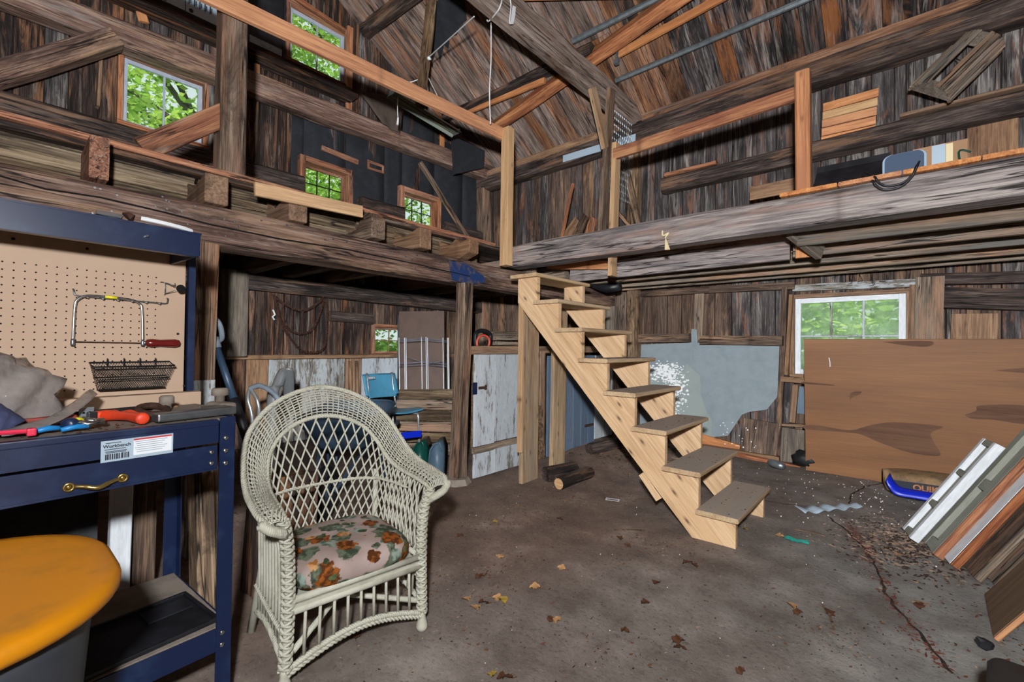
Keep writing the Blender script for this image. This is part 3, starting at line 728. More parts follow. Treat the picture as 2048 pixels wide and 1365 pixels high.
p, q = on_roof(1030, -16, .12), on_roof(1300, -24, .12); timber('wind_brace', p, q, .12, .16, W['pine_rust'], CEIL, up=upn, rough=.006)
timber('leaning_prop', at(868, -40, X=-4.42), at(841, 212, X=-4.42), .12, .12, W['bark'], CEIL, rough=.014, bev=.035)
b = B()
pts = [on_roof(x, y, .006) for x, y in ((878, -6), (928, -6), (934, 40), (920, 52), (914, 70), (900, 74), (897, 98), (888, 90), (880, 126), (874, 96), (866, 122), (862, 86), (866, 30))]
M = Matrix.Identity(4); fc = b.bm.faces.new([b.bm.verts.new(v) for v in pts]); solid(b.obj('tar_patch', W['tarpaper'], CEIL), .004)
# metal bracket on the end of the yellow board
b = B(); p = on_roof(1236, 112, .12); b.box(p, (.03, .05, .10)); b.box(p+Vector((-.02, 0, -.07)), (.05, .05, .05)); b.obj('bracket', W['galv'], CEIL)
# old props from the tie beam down to the loft
timber('old_prop', at(1222, 180, X=-2.77), at(1201, 520, X=-2.77), .055, .13, W['post_old'], CEIL, up=(0, 1, 0), rough=.008)
timber('old_prop', at(1184, 176, X=-2.74), at(1210, 296, X=-2.76), .05, .12, W['post_weather'], CEIL, up=(0, 1, 0), rough=.008)
# galvanised looking poles lying across the tie beam
for k, (a_, b_, r_, lab) in enumerate((((-3.15, 4.71), (.3, 4.74), .034, 'grey pole lying across the roof timbers beside the rust coloured brace'),
                                  ((-2.86, 5.29), (.6, 5.27), .030, 'grey pole low under the roof boards, nearer the back wall'))):
    p, q = rfp(a_[0], a_[1], .06), rfp(b_[0], b_[1], .06)
    timber('wooden_pole', p, q, r_*2, r_*2, W['galv'], rough=.004, bev=.02, seg=12, label=lab, cat='pole')

# ------------------------------------------------------------------ left loft
LL = empty('hayloft', (-3.2, 2.0, 1.83), label='open loft along the left wall on a brown hewn beam', cat='loft')
timber('beam', (-3.18, -1.6, 1.95), (-3.19, 5.72, 1.935), .20, .225, W['beam_brown'], LL, rough=.016, bev=.018)
joists = [(-.5, 0), (at(197, 315, X=-3.06).y, 1), (at(430, 370, X=-3.06).y, 2), (at(592, 425, X=-3.06).y, 2), (at(752, 448, X=-3.06).y, 3), (at(846, 478, X=-3.06).y, 2), (at(935, 495, X=-3.06).y, 4), (3.95, 0), (4.6, 0), (5.2, 0)]
for y, kind in joists:
    xe = -3.02 if kind else -3.15
    if kind in (2, 3, 4):
        # end sawn to a bracket shape
        b = B(); h = .20; prof = {2: [(0, 0), (0, .17), (-.03, .17), (-.24, .12), (-.42, .21)], 3: [(0, 0), (.0, .15), (-.05, .20), (-.14, .19), (-.22, .10), (-.36, .08), (-.42, .21)], 4: [(.05, .04), (.05, .17), (-.08, .14), (-.14, .19), (-.22, .14), (-.4, .21)]}[kind]
        poly = [(-1.0, 0)]+[(px_, pz) for px_, pz in prof]+[(-1.0, .21)]
        if kind == 4: poly = [(-1.0, 0), (-.1, 0)]+prof+[(-1.0, .21)]
        b.prism(poly, .12, Matrix(((1, 0, 0, .45), (0, 0, 1, 0), (0, 1, 0, -.1), (0, 0, 0, 1))))
        bmesh.ops.bevel(b.bm, geom=[e_ for e_ in b.bm.edges], offset=.006, segments=1, affect='EDGES')
        b.obj('joist_end', W['post_old'] if kind == 3 else W['board_brown'], LL, Matrix.Translation((xe-.45, y, 2.06+.1)))
        timber('joist', (-5.85, y, 2.17), (xe-.9, y, 2.17), .12, .22, W['joist'], LL, rough=.006)
    else: timber('joist', (-5.85, y, 2.17), (xe, y, 2.165), .10 if not kind else .075, .21, W['joist'] if not kind else W['trim_orange'], LL, rough=.004)
x = -5.85
while x < -3.32:
    wd = R.uniform(.2, .3); wd = min(wd, -3.28-x)
    timber('floor_board', (x+wd/2, -1.2, 2.305), (x+wd/2, 5.7, 2.295), wd-.006, .028, W['siding_dark'], LL, rough=.002, seg=8); x += wd
timber('edge_board', (-3.29, -1.2, 2.345), (-3.30, 3.45, 2.325), .05, .035, W['trim_orange'], LL, rough=.004)
for k, z in enumerate((2.09, 2.145, 2.20, 2.255, 2.305)):
    for y0, y1 in ((-1.2, .8), (.82, 1.9), (1.92, 3.3)): timber('fascia_board', (-3.40-.012*(k % 2), y0, z), (-3.40-.012*(k % 2), y1, z-.003), .03, .052, W['fascia'], LL, rough=.006)
timber('pine_board', at(509, 378, X=-3.0), at(724, 424, X=-3.0), .025, .085, W['pine_tan'], LL, rough=.001)
timber('diagonal_board', at(285, 298, X=-3.33), at(462, 224, X=-3.33), .03, .13, W['trim_orange'], LL, rough=.003)
b = B()
pp = [at(x, y, X=-3.075) for x, y in ((897, 522), (930, 527), (952, 542), (971, 556), (968, 566), (940, 569), (905, 561))]
b.bm.faces.new([b.bm.verts.new(v) for v in pp]); solid(b.obj('paint_patch', plain('chipped blue paint', '#16305e', .6, mottle=.8, scale=16, dark='#5a4a40', thr=(.5, .62)), LL), .006)

rr = random.Random(41); b = B()
for _ in range(60):
    y, z = rr.uniform(.2, 3.4), rr.uniform(1.86, 2.05); b.lathe([(.006, -.006), (.005, .004)], 6, Matrix.Translation((-3.078, y, z)) @ Matrix.Rotation(PI/2, 4, 'Y'))
b.obj('nail_heads', W['steel_dull'], LL, kind='stuff')
b = B(); ck = [at(x, y, X=-3.068) for x, y in ((0, 352), (90, 378), (200, 395), (330, 425), (420, 449), (560, 478), (700, 500), (830, 528), (940, 553))]
for p_, q_ in zip(ck, ck[1:]): b.hull([p_+Vector((o, 0, z)) for o in (-.02, .006) for z in (-.0025, .003)]+[q_+Vector((o, 0, z)) for o in (-.02, .006) for z in (-.0025, .003)])
b.obj('split', W['hole'], LL)
# square post and rail of the left loft
timber('loft_post', (-3.365, .985, 2.31), (-3.365, .985, 5.2), .15, .145, W['post_old'], up=(1, 0, 0), rough=.006, bev=.012, label='worn square post standing on the edge of the left loft', cat='post')
RL = empty('guard_rail', (-3.05, 3.36, 2.06), label='new pine corner post carrying the long orange rail of the left loft', cat='railing')
timber('post', (-3.03, 3.35, 2.058), (-3.045, 3.37, 3.46), .09, .10, W['pine_tan'], RL, up=(1, 0, 0), rough=.001)
p, q = at(497, 27, X=-3.22), at(1003, 268, X=-3.10)
timber('rail', p+(p-q)*.45, q, .04, .118, W['pine_orange'], RL, rough=.002)
# planks between: nothing; right loft
RLF = empty('hayloft', (-.5, 3.55, 2.05), label='loft over the back wall on a silver grey front beam', cat='loft')
timber('beam', (-3.10, 3.55, 2.175), (1.28, 3.55, 2.165), .20, .215, W['beam_grey'], RLF, rough=.010, bev=.018)
for y, x0, z in ((3.96, -.62, 2.13), (4.42, -.72, 2.13), (4.85, -2.95, 2.13), (5.30, -2.95, 2.13), (5.62, -2.95, 2.13)):
    timber('joist', (x0, y, z), (1.28, y, z-.005), .05, .20, W['joist'], RLF, rough=.004)
x = -3.0
while x < 1.2:
    wd = R.uniform(.24, .32); wd = min(wd, 1.28-x)
    y0 = 3.43 if x > -.76 else 4.28; zb = 2.285 if x > -.76 else 2.252
    timber('floor_board', (x+wd/2, y0, zb), (x+wd/2, 5.75, zb), wd-.006, .026, W['pine_orange'], RLF); x += wd
timber('header', (-2.95, 4.40, 2.115), (-.74, 4.40, 2.115), .05, .21, W['beam_grey'], RLF, rough=.003)
timber('blocking', at(1096, 532, Y=4.30), at(1218, 531, Y=4.30), .04, .09, W['pine_orange'], RLF)
timber('stub', at(1606, 470, Y=4.30), at(1606, 516, Y=4.30), .10, .04, W['pine_orange'], RLF, up=(0, 1, 0))
timber('stub_brace', at(1582, 462, Y=3.9), at(1640, 506, Y=4.2), .05, .11, W['joist'], RLF, rough=.003)
RR = empty('guard_rail', (-1.2, 3.70, 2.29), label='two-post orange rail on the right loft above the stair opening', cat='railing')
timber('post', at(1224, 553, Y=3.72), at(1233, 288, Y=3.72), .045, .10, W['pine_tan'], RR, up=(0, 1, 0))
p, q = at(1608, 378, Y=3.56), at(1606, 147, Y=3.56); timber('post', (p.x, p.y, 2.30), q, .085, .10, W['pine_orange'], RR, up=(0, 1, 0), bev=.01)
timber('rail', at(1228, 309, Y=3.69), at(1600, 186, Y=3.66), .04, .10, W['pine_rust'], RR, rough=.001)

# ------------------------------------------------------------------ stairs
ST = empty('staircase', (-.8, 3.42, 0), label='steep open pine staircase with eight treads up to the loft', cat='staircase')
XS = [-.80-.2275*i for i in range(9)]; ZS = [.175+.2395*i for i in range(8)]
lo0, lo1 = at(1385, 1078, Y=3.05), at(1036, 606, Y=3.05)
poly = [(lo0.x, floor_z(lo0.x, 3.05)-.004), (XS[0], -.004)]
for i in range(8):
    poly += [(XS[i], ZS[i]), (XS[i+1], ZS[i])]
poly = poly[:-1]+[(lo1.x, ZS[7]), (lo1.x, lo1.z)]
ang = math.atan2(lo1.z-lo0.z, lo1.x-lo0.x)
mx = Vector((-1.7, 0, 1.0)); ux = Vector((-math.cos(ang-PI), 0, -math.sin(ang-PI))); ux = Vector((lo1.x-lo0.x, 0, lo1.z-lo0.z)).normalized(); uz = Vector((0, 1, 0)); uy = uz.cross(ux)
def stringer(y):
    b = B(); loc = Vector((-1.7, y, 1.0))
    b.prism([((Vector((a, y, c))-loc).dot(ux), (Vector((a, y, c))-loc).dot(uy)) for a, c in poly], .04)
    b.obj('stringer', W['pine_light'], ST, Matrix(((ux.x, uy.x, uz.x, loc.x), (ux.y, uy.y, uz.y, loc.y), (ux.z, uy.z, uz.z, loc.z), (0, 0, 0, 1))))
stringer(3.07); stringer(3.79)
for i in range(8):
    xf, xb = XS[i]+.03, XS[i+1]-.005 if i < 7 else XS[i]-.27
    me = bar_mesh(.86, xf-xb, .032, 1, bev=.007)
    mk('tread', me, W['tread'], ST, frame(((xf+xb)/2, 3.0, ZS[i]+.016), ((xf+xb)/2, 3.86, ZS[i]+.016)))
timber('scrap_board', at(1283, 948, Y=3.10), at(1318, 1000, Y=3.10), .02, .05, W['pine_light'], ST)
timber('support_post', (-2.64, 3.265, -.01), (-2.64, 3.255, 1.85), .235, .045, W['post_weather'], up=(1, 0, 0), rough=.002, label='weathered upright plank carrying the near stair stringer', cat='post')
timber('cleat', (-2.61, 3.10, .3), (-2.61, 3.10, 1.84), .03, .05, W['pine_tan'], D.objects['support_post'], up=(1, 0, 0))
timber('support_post', (-2.70, 3.80, .02), (-2.68, 3.80, 1.66), .22, .045, W['post_weather'], up=(1, 0, 0), rough=.002, label='shorter upright plank under the far stair stringer', cat='post')

# ------------------------------------------------------------------ stall partition and its post
timber('loft_support', (-3.10, 2.80, -.01), (-3.07, 2.83, 1.825), .12, .12, W['post_old'], up=(1, 0, 0), rough=.010, bev=.012, label='rough brown post under the left loft beam, beside the whitewashed boards', cat='post')
b = B(); b.hull([(-3.10+.16*math.cos(t)*k, 2.78+.15*math.sin(t)*k, z) for t in [i*PI/4 for i in range(8)] for k, z in ((1, -.02), (.75, .05))]); b.obj('footing_stone', W['dust_top'], D.objects['loft_support'])
SP = empty('stall_partition', (-3.0, 3.2, 0), label='low stall partition of whitewashed and blue boards running back under the loft', cat='partition')
def pboard(y0, y1, z0, z1, mat, off=0): timber('board', (-3.0-off, (y0+y1)/2, z0), (-3.0-off, (y0+y1)/2, z1), y1-y0-.005, .024, mat, SP, up=(1, 0, 0), rough=.002)
pboard(2.895, 3.17, .32, 1.17, W['white_board']); pboard(3.17, 3.62, .33, 1.17, W['white_board'])
pboard(2.895, 3.17, .03, .25, W['white_board']); pboard(3.17, 3.62, .03, .26, W['white_board'])
timber('batten', (-3.0, 2.895, .285), (-3.0, 3.62, .295), .04, .06, W['joist'], SP, rough=.003)
timber('cap_rail', (-3.06, 2.9, 1.21), (-3.06, 5.8, 1.23), .04, .08, W['board_brown'], SP)
for y0, y1, z1 in ((4.02, 4.2, 1.15), (4.2, 4.36, 1.15), (4.36, 4.53, 1.15), (4.53, 4.70, 1.15), (4.70, 4.86, 1.15), (4.86, 5.02, 1.15)): pboard(y0, y1, .03, z1, W['blue_board'])
pboard(5.02, 5.24, .08, 1.15, W['white_board']); pboard(5.24, 5.48, .08, 1.15, W['white_board']); pboard(5.48, 5.80, .1, 1.15, W['siding_brown'])
for y in (3.66, 3.98): timber('stud', (-3.06, y, 0), (-3.06, y, 1.2), .09, .06, W['board_brown'], SP, up=(1, 0, 0))
timber('back_post', (-3.12, 5.70, 0), (-3.12, 5.70, 1.83), .12, .12, W['joist'], SP, up=(1, 0, 0), rough=.006)
b = B(); b.box((-2.975, 2.885, .86), (.01, .05, .11)); b.obj('hinge_plate', W['navy_metal'], SP)
b = B(); b.box((-2.982, 2.99, .86), (.008, .10, .025)); b.box((-2.98, 3.03, .86), (.012, .02, .045)); b.obj('latch', W['rust'], SP)
p = at(1178, 851, X=-2.985); b = B(); b.box(p, (.012, .20, .03)); b.obj('strap_hinge', W['rust'], SP)
# inner stall post (dusty, square-sawn) and the brown stud nailed beside the pegboard
p = at(466, 700, X=-5.62); timber('stall_post', (p.x, p.y, 1.10), (p.x, p.y, 2.06), .26, .10, W['grey_post'], up=(1, 0, 0), rough=.002, label='wide dusty grey upright plank under the left loft, behind the blue shovel', cat='post')
# ------------------------------------------------------------------ things made of parts in a local frame
def thing(name, M, label, cat, group=None):
    e = empty(name, label=label, cat=cat, group=group); e.matrix_basis = M; return e
def rot(rz, loc): return Matrix.Translation(Vector(loc)) @ Matrix.Rotation(rz, 4, 'Z')
def part(b, name, mat, parent, smooth=False, **kw): return b.obj(name, mat, parent, None, smooth, local=True, **kw)
BM = rot(math.radians(94), (-1.723, .491, 0))      # workbench: x runs right along its front edge (0 = right end), y to its back, z up
def bp(x, y, z): return BM @ Vector((x, y, z))
WB = thing('workbench', BM, 'navy steel workbench with pegboard back and hood', 'workbench')
def leg(x, y, sx, sy, z1=1.0):
    b = B(); b.box((x+sx*.0225, y, z1/2), (.045, .004, z1)); b.box((x, y+sy*.0225, z1/2), (.004, .045, z1)); part(b, 'leg', W['navy_metal'], WB)
leg(.045, 0, -1, 1); leg(.045, .54, -1, -1); leg(-1.5, 0, 1, 1); leg(-1.5, .54, 1, -1)
for z in (.93, .888, .846, .28, .24):
    b = B(); b.lathe([(.0085, 0), (.0075, .003), (.004, .005)], 10, Matrix.Translation((.018, -.002, z)) @ Matrix.Rotation(PI/2, 4, 'X')); part(b, 'bolt', W['steel'], WB, True)
b = B(); b.box((-.73, .285, .985), (1.54, .53, .018)); part(b, 'worktop', W['dust_top'], WB)
b = B(); b.box((-.755, -.003, .948), (1.5, .006, .058)); b.box((-.755, .004, .986), (1.5, .026, .019), bev=.003); part(b, 'apron', W['navy_metal'], WB)
b = B(); b.box((.045, .27, .955), (.006, .54, .085)); part(b, 'apron_end', W['navy_metal'], WB)
DRW = part(B().box((-.745, .0, .872), (1.475, .008, .078)).box((-.745, .0, .834), (1.475, .016, .006)).box((-.745, .22, .84), (1.44, .44, .004)), 'drawer', W['navy_metal'], WB)
h0, h1, hz = -.362, -.25, .857
b = B()
b.tube(smooth_path([(h0+.012, -.012, hz), (h0+.03, -.020, hz-.003), ((h0+h1)/2, -.028, hz-.010), (h1-.03, -.020, hz-.003), (h1-.012, -.012, hz)], 6), [.004]+[.0055]*6+[.0065]*11+[.0055]*6+[.004], 8)
for x in (h0, h1):
    b.tube([(x+.010*math.cos(t), -.008, hz+.010*math.sin(t)) for t in [i*PI/6 for i in range(12)]], .0035, 6, closed=True); b.box((x, -.006, hz), (.012, .004, .012))
part(b, 'handle', W['brass'], DRW, True, label='brass drawer pull')
for x, z in ((-.025, .89), (-.025, .854)):
    b = B(); b.lathe([(.008, 0), (.007, .003), (.003, .005)], 10, Matrix.Translation((x, -.005, z)) @ Matrix.Rotation(PI/2, 4, 'X')); part(b, 'rivet', W['steel'], DRW, True)
# label plate: silver ground, white notice with a red band, the word Workbench, bar code
LBL = part(B().box((-.215, -.0072, .939), (.168, .0012, .060)), 'label_plate', W['silver_label'], WB, label='silver label with white notice and red band')
part(B().box((-.181, -.0082, .941), (.092, .001, .046)), 'notice', W['paper'], LBL)
part(B().box((-.181, -.0088, .9635), (.092, .001, .004)), 'red_band', W['ink_red'], LBL)
b = B()
for k in range(6): b.box((-.185-.002*(k % 3), -.0088, .957-.006*k), (.078-.008*(k % 3), .0006, .0016))
part(b, 'small_print', W['ink_grey'], LBL)
b = B(); xx = -.288
while xx < -.238: wdt = R.uniform(.0012, .004); b.box((xx, -.0082, .923), (wdt, .0008, .016)); xx += wdt+R.uniform(.001, .0022)
for (x, z, wdt) in ((-.272, .962, .034), (-.268, .944, .046), (-.266, .938, .048), (-.266, .9345, .044)): b.box((x, -.0082, z), (wdt, .0008, .0018))
part(b, 'bar_code', W['ink'], LBL)
tc = D.curves.new('lettering', 'FONT'); tc.body = 'Workbench'; tc.size = .0125; tc.extrude = .0003; tc.align_x = 'CENTER'; tc.offset = .0003
def letters(tc, name, mat, parent, M):
    to = D.objects.new('lettering_curve', tc); COL.objects.link(to); bpy.context.view_layer.update()
    me = D.meshes.new_from_object(to.evaluated_get(bpy.context.evaluated_depsgraph_get())); D.objects.remove(to); me.materials.clear()
    o = mk(name, me, mat, parent, M, local=True); return o
letters(tc, 'lettering', W['ink'], LBL, Matrix.Translation((-.264, -.0084, .949)) @ Matrix.Rotation(PI/2, 4, 'X'))
# lower shelf and its beam
b = B(); b.box((-.73, .27, .298), (1.53, .53, .012)); part(b, 'shelf', W['dust_top'], WB)
b = B(); b.box((-.745, .002, .262), (1.49, .006, .075)); b.box((-.745, .535, .262), (1.49, .006, .075)); b.box((.04, .27, .262), (.006, .53, .075)); part(b, 'shelf_frame', W['navy_metal'], WB)
# pegboard, its side rail, hood
PEG = part(B().box((-.74, .530, 1.33), (1.585, .008, .565)), 'pegboard', W['peg'], WB)
b = B()
for i in range(40):
    for j in range(18):
        x, z = -.046-.0254*i, 1.507-.0254*j
        if i > 16 and j > 13: continue
        b.lathe([(.0028, 0), (.0028, .0008)], 6, Matrix.Translation((x, .5262, z)) @ Matrix.Rotation(PI/2, 4, 'X'))
part(b, 'peg_hole', W['hole'], PEG, kind='stuff')
b = B(); b.box((.073, .525, 1.32), (.022, .03, .60)); b.box((.062, .520, 1.32), (.004, .022, .60)); part(b, 'upright', W['navy_metal'], WB)
b = B(); b.box((-.74, .525, 1.045), (1.58, .014, .006)); b.box((-.72, .48, 1.022), (1.63, .05, .055), bev=.004); part(b, 'back_ledge', W['peg'], WB)
b = B(); b.box((-.745, .215, 1.603), (1.49, .006, .080)); b.box((-.745, .37, 1.645), (1.50, .32, .006)); b.box((.0, .37, 1.605), (.006, .31, .078)); b.box((-.745, .23, 1.564), (1.49, .03, .004)); part(b, 'hood', W['navy_metal'], WB)
b = B(); b.hull([(.0, .22, 1.565), (.0, .53, 1.565), (.0, .53, 1.60), (.004, .22, 1.565), (.004, .53, 1.565), (.004, .53, 1.60)]); part(b, 'hood_bracket', W['navy_metal'], WB)
for x, z in ((-.25, 1.585), (-.43, 1.585), (.03, 1.285), (.055, 1.07)):
    b = B(); b.lathe([(.005, 0), (.004, .004)], 8, Matrix.Translation((x, .525, z)) @ Matrix.Rotation(PI/2, 4, 'X')); part(b, 'screw', W['black_iron'], WB)
p = (-.155, .212, 1.606); b = B(); b.lathe([(.005, 0), (.004, .012)], 8, Matrix.Translation(p) @ Matrix.Rotation(PI/2, 4, 'X')); part(b, 'screw', W['steel'], WB)
# black tray and stains on the lower shelf
e = thing('boot_tray', BM @ Matrix.Translation((-.16, .16, .304)) @ Matrix.Rotation(.05, 4, 'Z'), 'flat black grimy tray lying on the lower workbench shelf', 'tray')
b = B(); b.box((0, 0, .003), (.34, .27, .006)); part(b, 'base', W['black_plastic'], e)
for k, (c, d) in enumerate((((0, .135, .008), (.34, .012, .014)), ((0, -.135, .008), (.34, .012, .014)), ((.17, 0, .008), (.012, .28, .014)), ((-.17, 0, .008), (.012, .28, .014)))): part(B().box(c, d, bev=.003), 'rim', W['black_plastic'], e)
part(B().box((.09, .06, .009), (.13, .09, .006), bev=.002), 'raised_pad', W['black_plastic'], e)

# ---- on the hood
b = B(); b.tube(smooth_path([(-.165, .235, 1.668), (-.11, .225, 1.664), (-.05, .23, 1.660), (-.018, .24, 1.656)], 5), .0075, 8); b.obj('white_stick', W['white_plastic'], None, BM, label='white stick lying on top of the workbench hood', cat='stick')
b = B(); rr = random.Random(5); b.hull([(-.245+rr.uniform(-.035, .035), .235+rr.uniform(-.02, .02), 1.649+rr.uniform(0, .022)) for _ in range(24)]); b.obj('foil_scrap', W['foil'], None, BM, label='crumpled shiny foil scrap on the workbench hood', cat='foil')
b = B(); rr = random.Random(6); b.hull([(-.195+rr.uniform(-.02, .022), .24+rr.uniform(-.02, .02), 1.649+rr.uniform(0, .03)) for _ in range(24)]); b.obj('rusty_lump', W['rust'], None, BM, label='rusty brown lump beside the white stick on the hood', cat='scrap')
# ---- on the pegboard
e = thing('coping_saw', BM @ Matrix.Translation((-.19, .505, 1.24)), 'coping saw with varnished dark red handle hanging on the pegboard', 'saw')
fr = [(-.095, 0, .005), (-.092, 0, .13), (-.084, 0, .158), (-.06, 0, .173), (0, 0, .174), (.06, 0, .170), (.086, 0, .158), (.096, 0, .135), (.101, 0, .005)]
part(B().tube(smooth_path(fr, 6), .0045, 8), 'frame', W['steel'], e, True)
part(B().tube([(-.095, 0, .008), (.10, 0, .006)], .0018, 6), 'blade', W['rust'], e)
for x in (-.095, .101): part(B().lathe([(.005, -.012), (.0065, -.006), (.0065, .006), (.005, .012)], 10, Matrix.Translation((x, 0, .005))), 'pin', W['steel_dull'], e, True)
HX = lambda x, z: Matrix.Translation((x, 0, z)) @ Matrix.Rotation(PI/2, 4, 'Y')
part(B().lathe([(.009, 0), (.014, .004), (.0165, .02), (.0135, .045), (.0155, .075), (.0165, .095), (.013, .108), (.003, .113)], 14, HX(.110, .006)), 'handle', W['handle_red'], e, True)
part(B().lathe([(.0055, 0), (.007, .004), (.007, .010)], 10, HX(.102, .006)), 'ferrule', W['steel'], e, True)
part(B().tube([(-.012, 0, .1742), (.022, 0, .1730)], .0052, 8), 'tape', W['yellow_tape'], e, True)
b = B(); b.tube([(-.285, .524, 1.435), (-.285, .512, 1.433), (-.283, .510, 1.415), (-.27, .51, 1.411), (-.02, .51, 1.405), (-.012, .510, 1.408), (-.01, .512, 1.425), (-.01, .524, 1.427)], .0026, 6)
for k in range(6): x = -.25+.042*k; b.tube([(x-.008, .507, 1.412-.001*k), (x, .495, 1.405-.001*k), (x+.008, .507, 1.412-.001*k)], .0025, 5)
b.obj('tool_rack', W['steel_dull'], None, BM, True, label='steel peg rack strip with loops behind the coping saw', cat='rack')
e = thing('peg_hook', BM @ Matrix.Translation((-.02, .524, 1.46)), 'steel peg hook with a round black magnet end', 'hook')
part(B().tube([(-.012, 0, .03), (-.012, -.012, .03), (.0, -.012, .028), (.0, -.012, -.018), (.002, 0, -.02)], .0022, 5).tube([(.0, -.012, .028), (.028, -.03, .018), (.034, -.012, .02), (.036, 0, .03)], .0022, 5).tube([(0, -.012, -.016), (.04, -.05, .006), (.0, -.012, .028)], .002, 5), 'wire', W['steel_dull'], e, True)
part(B().lathe([(.004, 0), (.0155, .002), (.0155, .006), (.004, .008)], 16, Matrix.Translation((.040, -.052, .006)) @ Matrix.Rotation(PI/2, 4, 'X')), 'disc', W['hole'], e, True)
e = thing('mesh_basket', BM @ Matrix.Translation((-.118, .492, 1.072)), 'long black wire mesh basket hooked on the pegboard', 'basket')
def bsk(u, v, w_):       # u along, v up 0..1, w_ 0 back .. 1 front
    hw = .098+.022*v; dp = .035+.03*v
    return Vector((-hw+2*hw*u, .03-dp*w_, .10*v if w_ < .99 else .086*v))
def ring(v): return [bsk(0, v, 0), bsk(0, v, 1), bsk(1, v, 1), bsk(1, v, 0)]
b = B(); b.tube(ring(1), .0035, 6, closed=True); part(b, 'rim', W['black_iron'], e, True)
b = B(); b.tube(ring(0), .002, 5, closed=True); b.tube(ring(.45), .0018, 5, closed=True); part(b, 'hoop', W['black_iron'], e)
b = B(); n = 30
for k in range(-14, n+14):
    for s in (1, -1):
        for w_ in (0, 1):
            seg = [(k+s*9*t/8, t/8) for t in range(9)]; run = [bsk(u/n, v, w_) for u, v in seg if 0 <= u <= n]
            if len(run) > 1: b.tube(run, .0007, 3, cap=False)
        seg = [(k+s*6*t/6, t/6) for t in range(7)]; run = [bsk(u/n, 0, v) for u, v in seg if 0 <= u <= n]
        if len(run) > 1: b.tube(run, .0007, 3, cap=False)
for sx in (0, 1):
    for k in range(12): b.tube([bsk(sx, k/12, 0), bsk(sx, (k+1)/12, 1)], .0007, 3, cap=False); b.tube([bsk(sx, (k+1)/12, 0), bsk(sx, k/12, 1)], .0007, 3, cap=False)
part(b, 'netting', W['black_iron'], e, kind='stuff')
for k in range(4): x = -.07+.048*k; part(B().tube([(x, .034, .09), (x, .03, .115), (x, .022, .112), (x, .024, .085)], .002, 5), 'clip', W['black_iron'], e)
# ---- on the bench top
def loose(name, lab, cat, M): return thing(name, BM @ M, lab, cat)
T = Matrix.Translation; RZm = lambda a: Matrix.Rotation(a, 4, 'Z')
def plastic_mat():
    m = NT('clear grey polythene'); n = m.noise(m.coord((9, 9, 9), 0), 1, 5, .6)
    tr = m.new('ShaderNodeBsdfTransparent'); tr.inputs[0].default_value = hexc('#d8d4cf')
    m.b.inputs['Base Color'].default_value = hexc('#9c9490'); m.b.inputs['Roughness'].default_value = .18; m.b.inputs['Specular IOR Level'].default_value = .7
    m.bump(n, .5, .02)
    a = m.new('ShaderNodeMixShader'); m.ln(m.ramp(n, [(.35, .45), (.7, .8)]), a.inputs[0]); m.ln(tr.outputs[0], a.inputs[1]); m.ln(m.b.outputs[0], a.inputs[2]); m.ln(a.outputs[0], m.out.inputs[0]); return m.m
W['poly'] = plastic_mat()
def crumple(name, c, d, mat, lab, cat, seed, sub=3, amp=.3, M=None, pull=()):
    bm = bmesh.new(); bmesh.ops.create_icosphere(bm, subdivisions=sub, radius=1)
    for v in bm.verts:
        n = v.co.normalized(); f = 1+amp*(abs(mnoise.noise(n*1.8+Vector((seed, 0, 0))))*1.2-.3)+amp*.6*(abs(mnoise.noise(n*4.5+Vector((seed, 9, 0))))-.25)
        v.co = Vector((n.x*f*d[0], n.y*f*d[1], max(n.z*f, -.55)*d[2]))
        for (q, dirv, rad) in pull:
            t = max(0, 1-(n-Vector(q).normalized()).length/rad); v.co += Vector(dirv)*t*t
    me = D.meshes.new('mesh'); bm.to_mesh(me); bm.free()
    for p_ in me.polygons: p_.use_smooth = True
    return mk(name, me, mat, None, (M if M is not None else BM) @ T(c), label=lab, cat=cat)
crumple('plastic_bag', (-.525, .27, 1.07), (.17, .13, .15), W['poly'], 'crumpled clear plastic bag heaped on the left of the bench', 'bag', 2.3, 4, .35, pull=(((1, -.1, .35), (.03, 0, .0), .6), ((.8, -.6, -.55), (.05, -.02, .0), .4)))
b = B(); b.grid(lambda u, v: Vector((-.50+.22*u+.02*v, .11+.22*u*u-.07*v, 1.005+.075*u*u+.045*v*(1-v)*(1+mnoise.noise((u*5, v*3, 1))))), 10, 5); solid(b.obj('bag_flap', W['poly'], None, BM, True, label='grey plastic strip trailing from the clear bag', cat='bag'), .001)
crumple('rag', (-.495, .11, 1.035), (.05, .05, .05), W['blue_cloth'], 'dusty dark blue rag tucked against the plastic bag', 'rag', 7.7, 3, .5)
e = loose('bar_clamp', 'orange red pistol-grip clamp lying on the bench top', 'clamp', T((-.225, .135, .996)) @ RZm(.10) @ Matrix.Scale(.8, 4))
b = B(); b.tube(smooth_path([(-.02, .13, .022), (.005, .07, .022), (.02, .0, .024), (.028, -.09, .024), (.026, -.12, .024)], 6), [.019, .021, .022, .022, .021, .02, .019, .018, .018, .018, .018, .017, .017, .018, .019, .02, .021, .021, .022, .022, .023, .023, .022, .020, .012], 10); b.box((-.01, .13, .022), (.075, .04, .034), bev=.008); part(b, 'grip', W['orange'], e, True)
b = B(); b.tube(smooth_path([(.03, .12, .022), (.055, .085, .03), (.06, .05, .024)], 5), .009, 8); part(b, 'trigger', W['orange'], e, True)
part(B().box((-.055, .13, .022), (.03, .045, .036), bev=.005), 'jaw', W['black_plastic'], e)
part(B().box((.0, .155, .034), (.20, .006, .016)), 'bar', W['black_iron'], e)
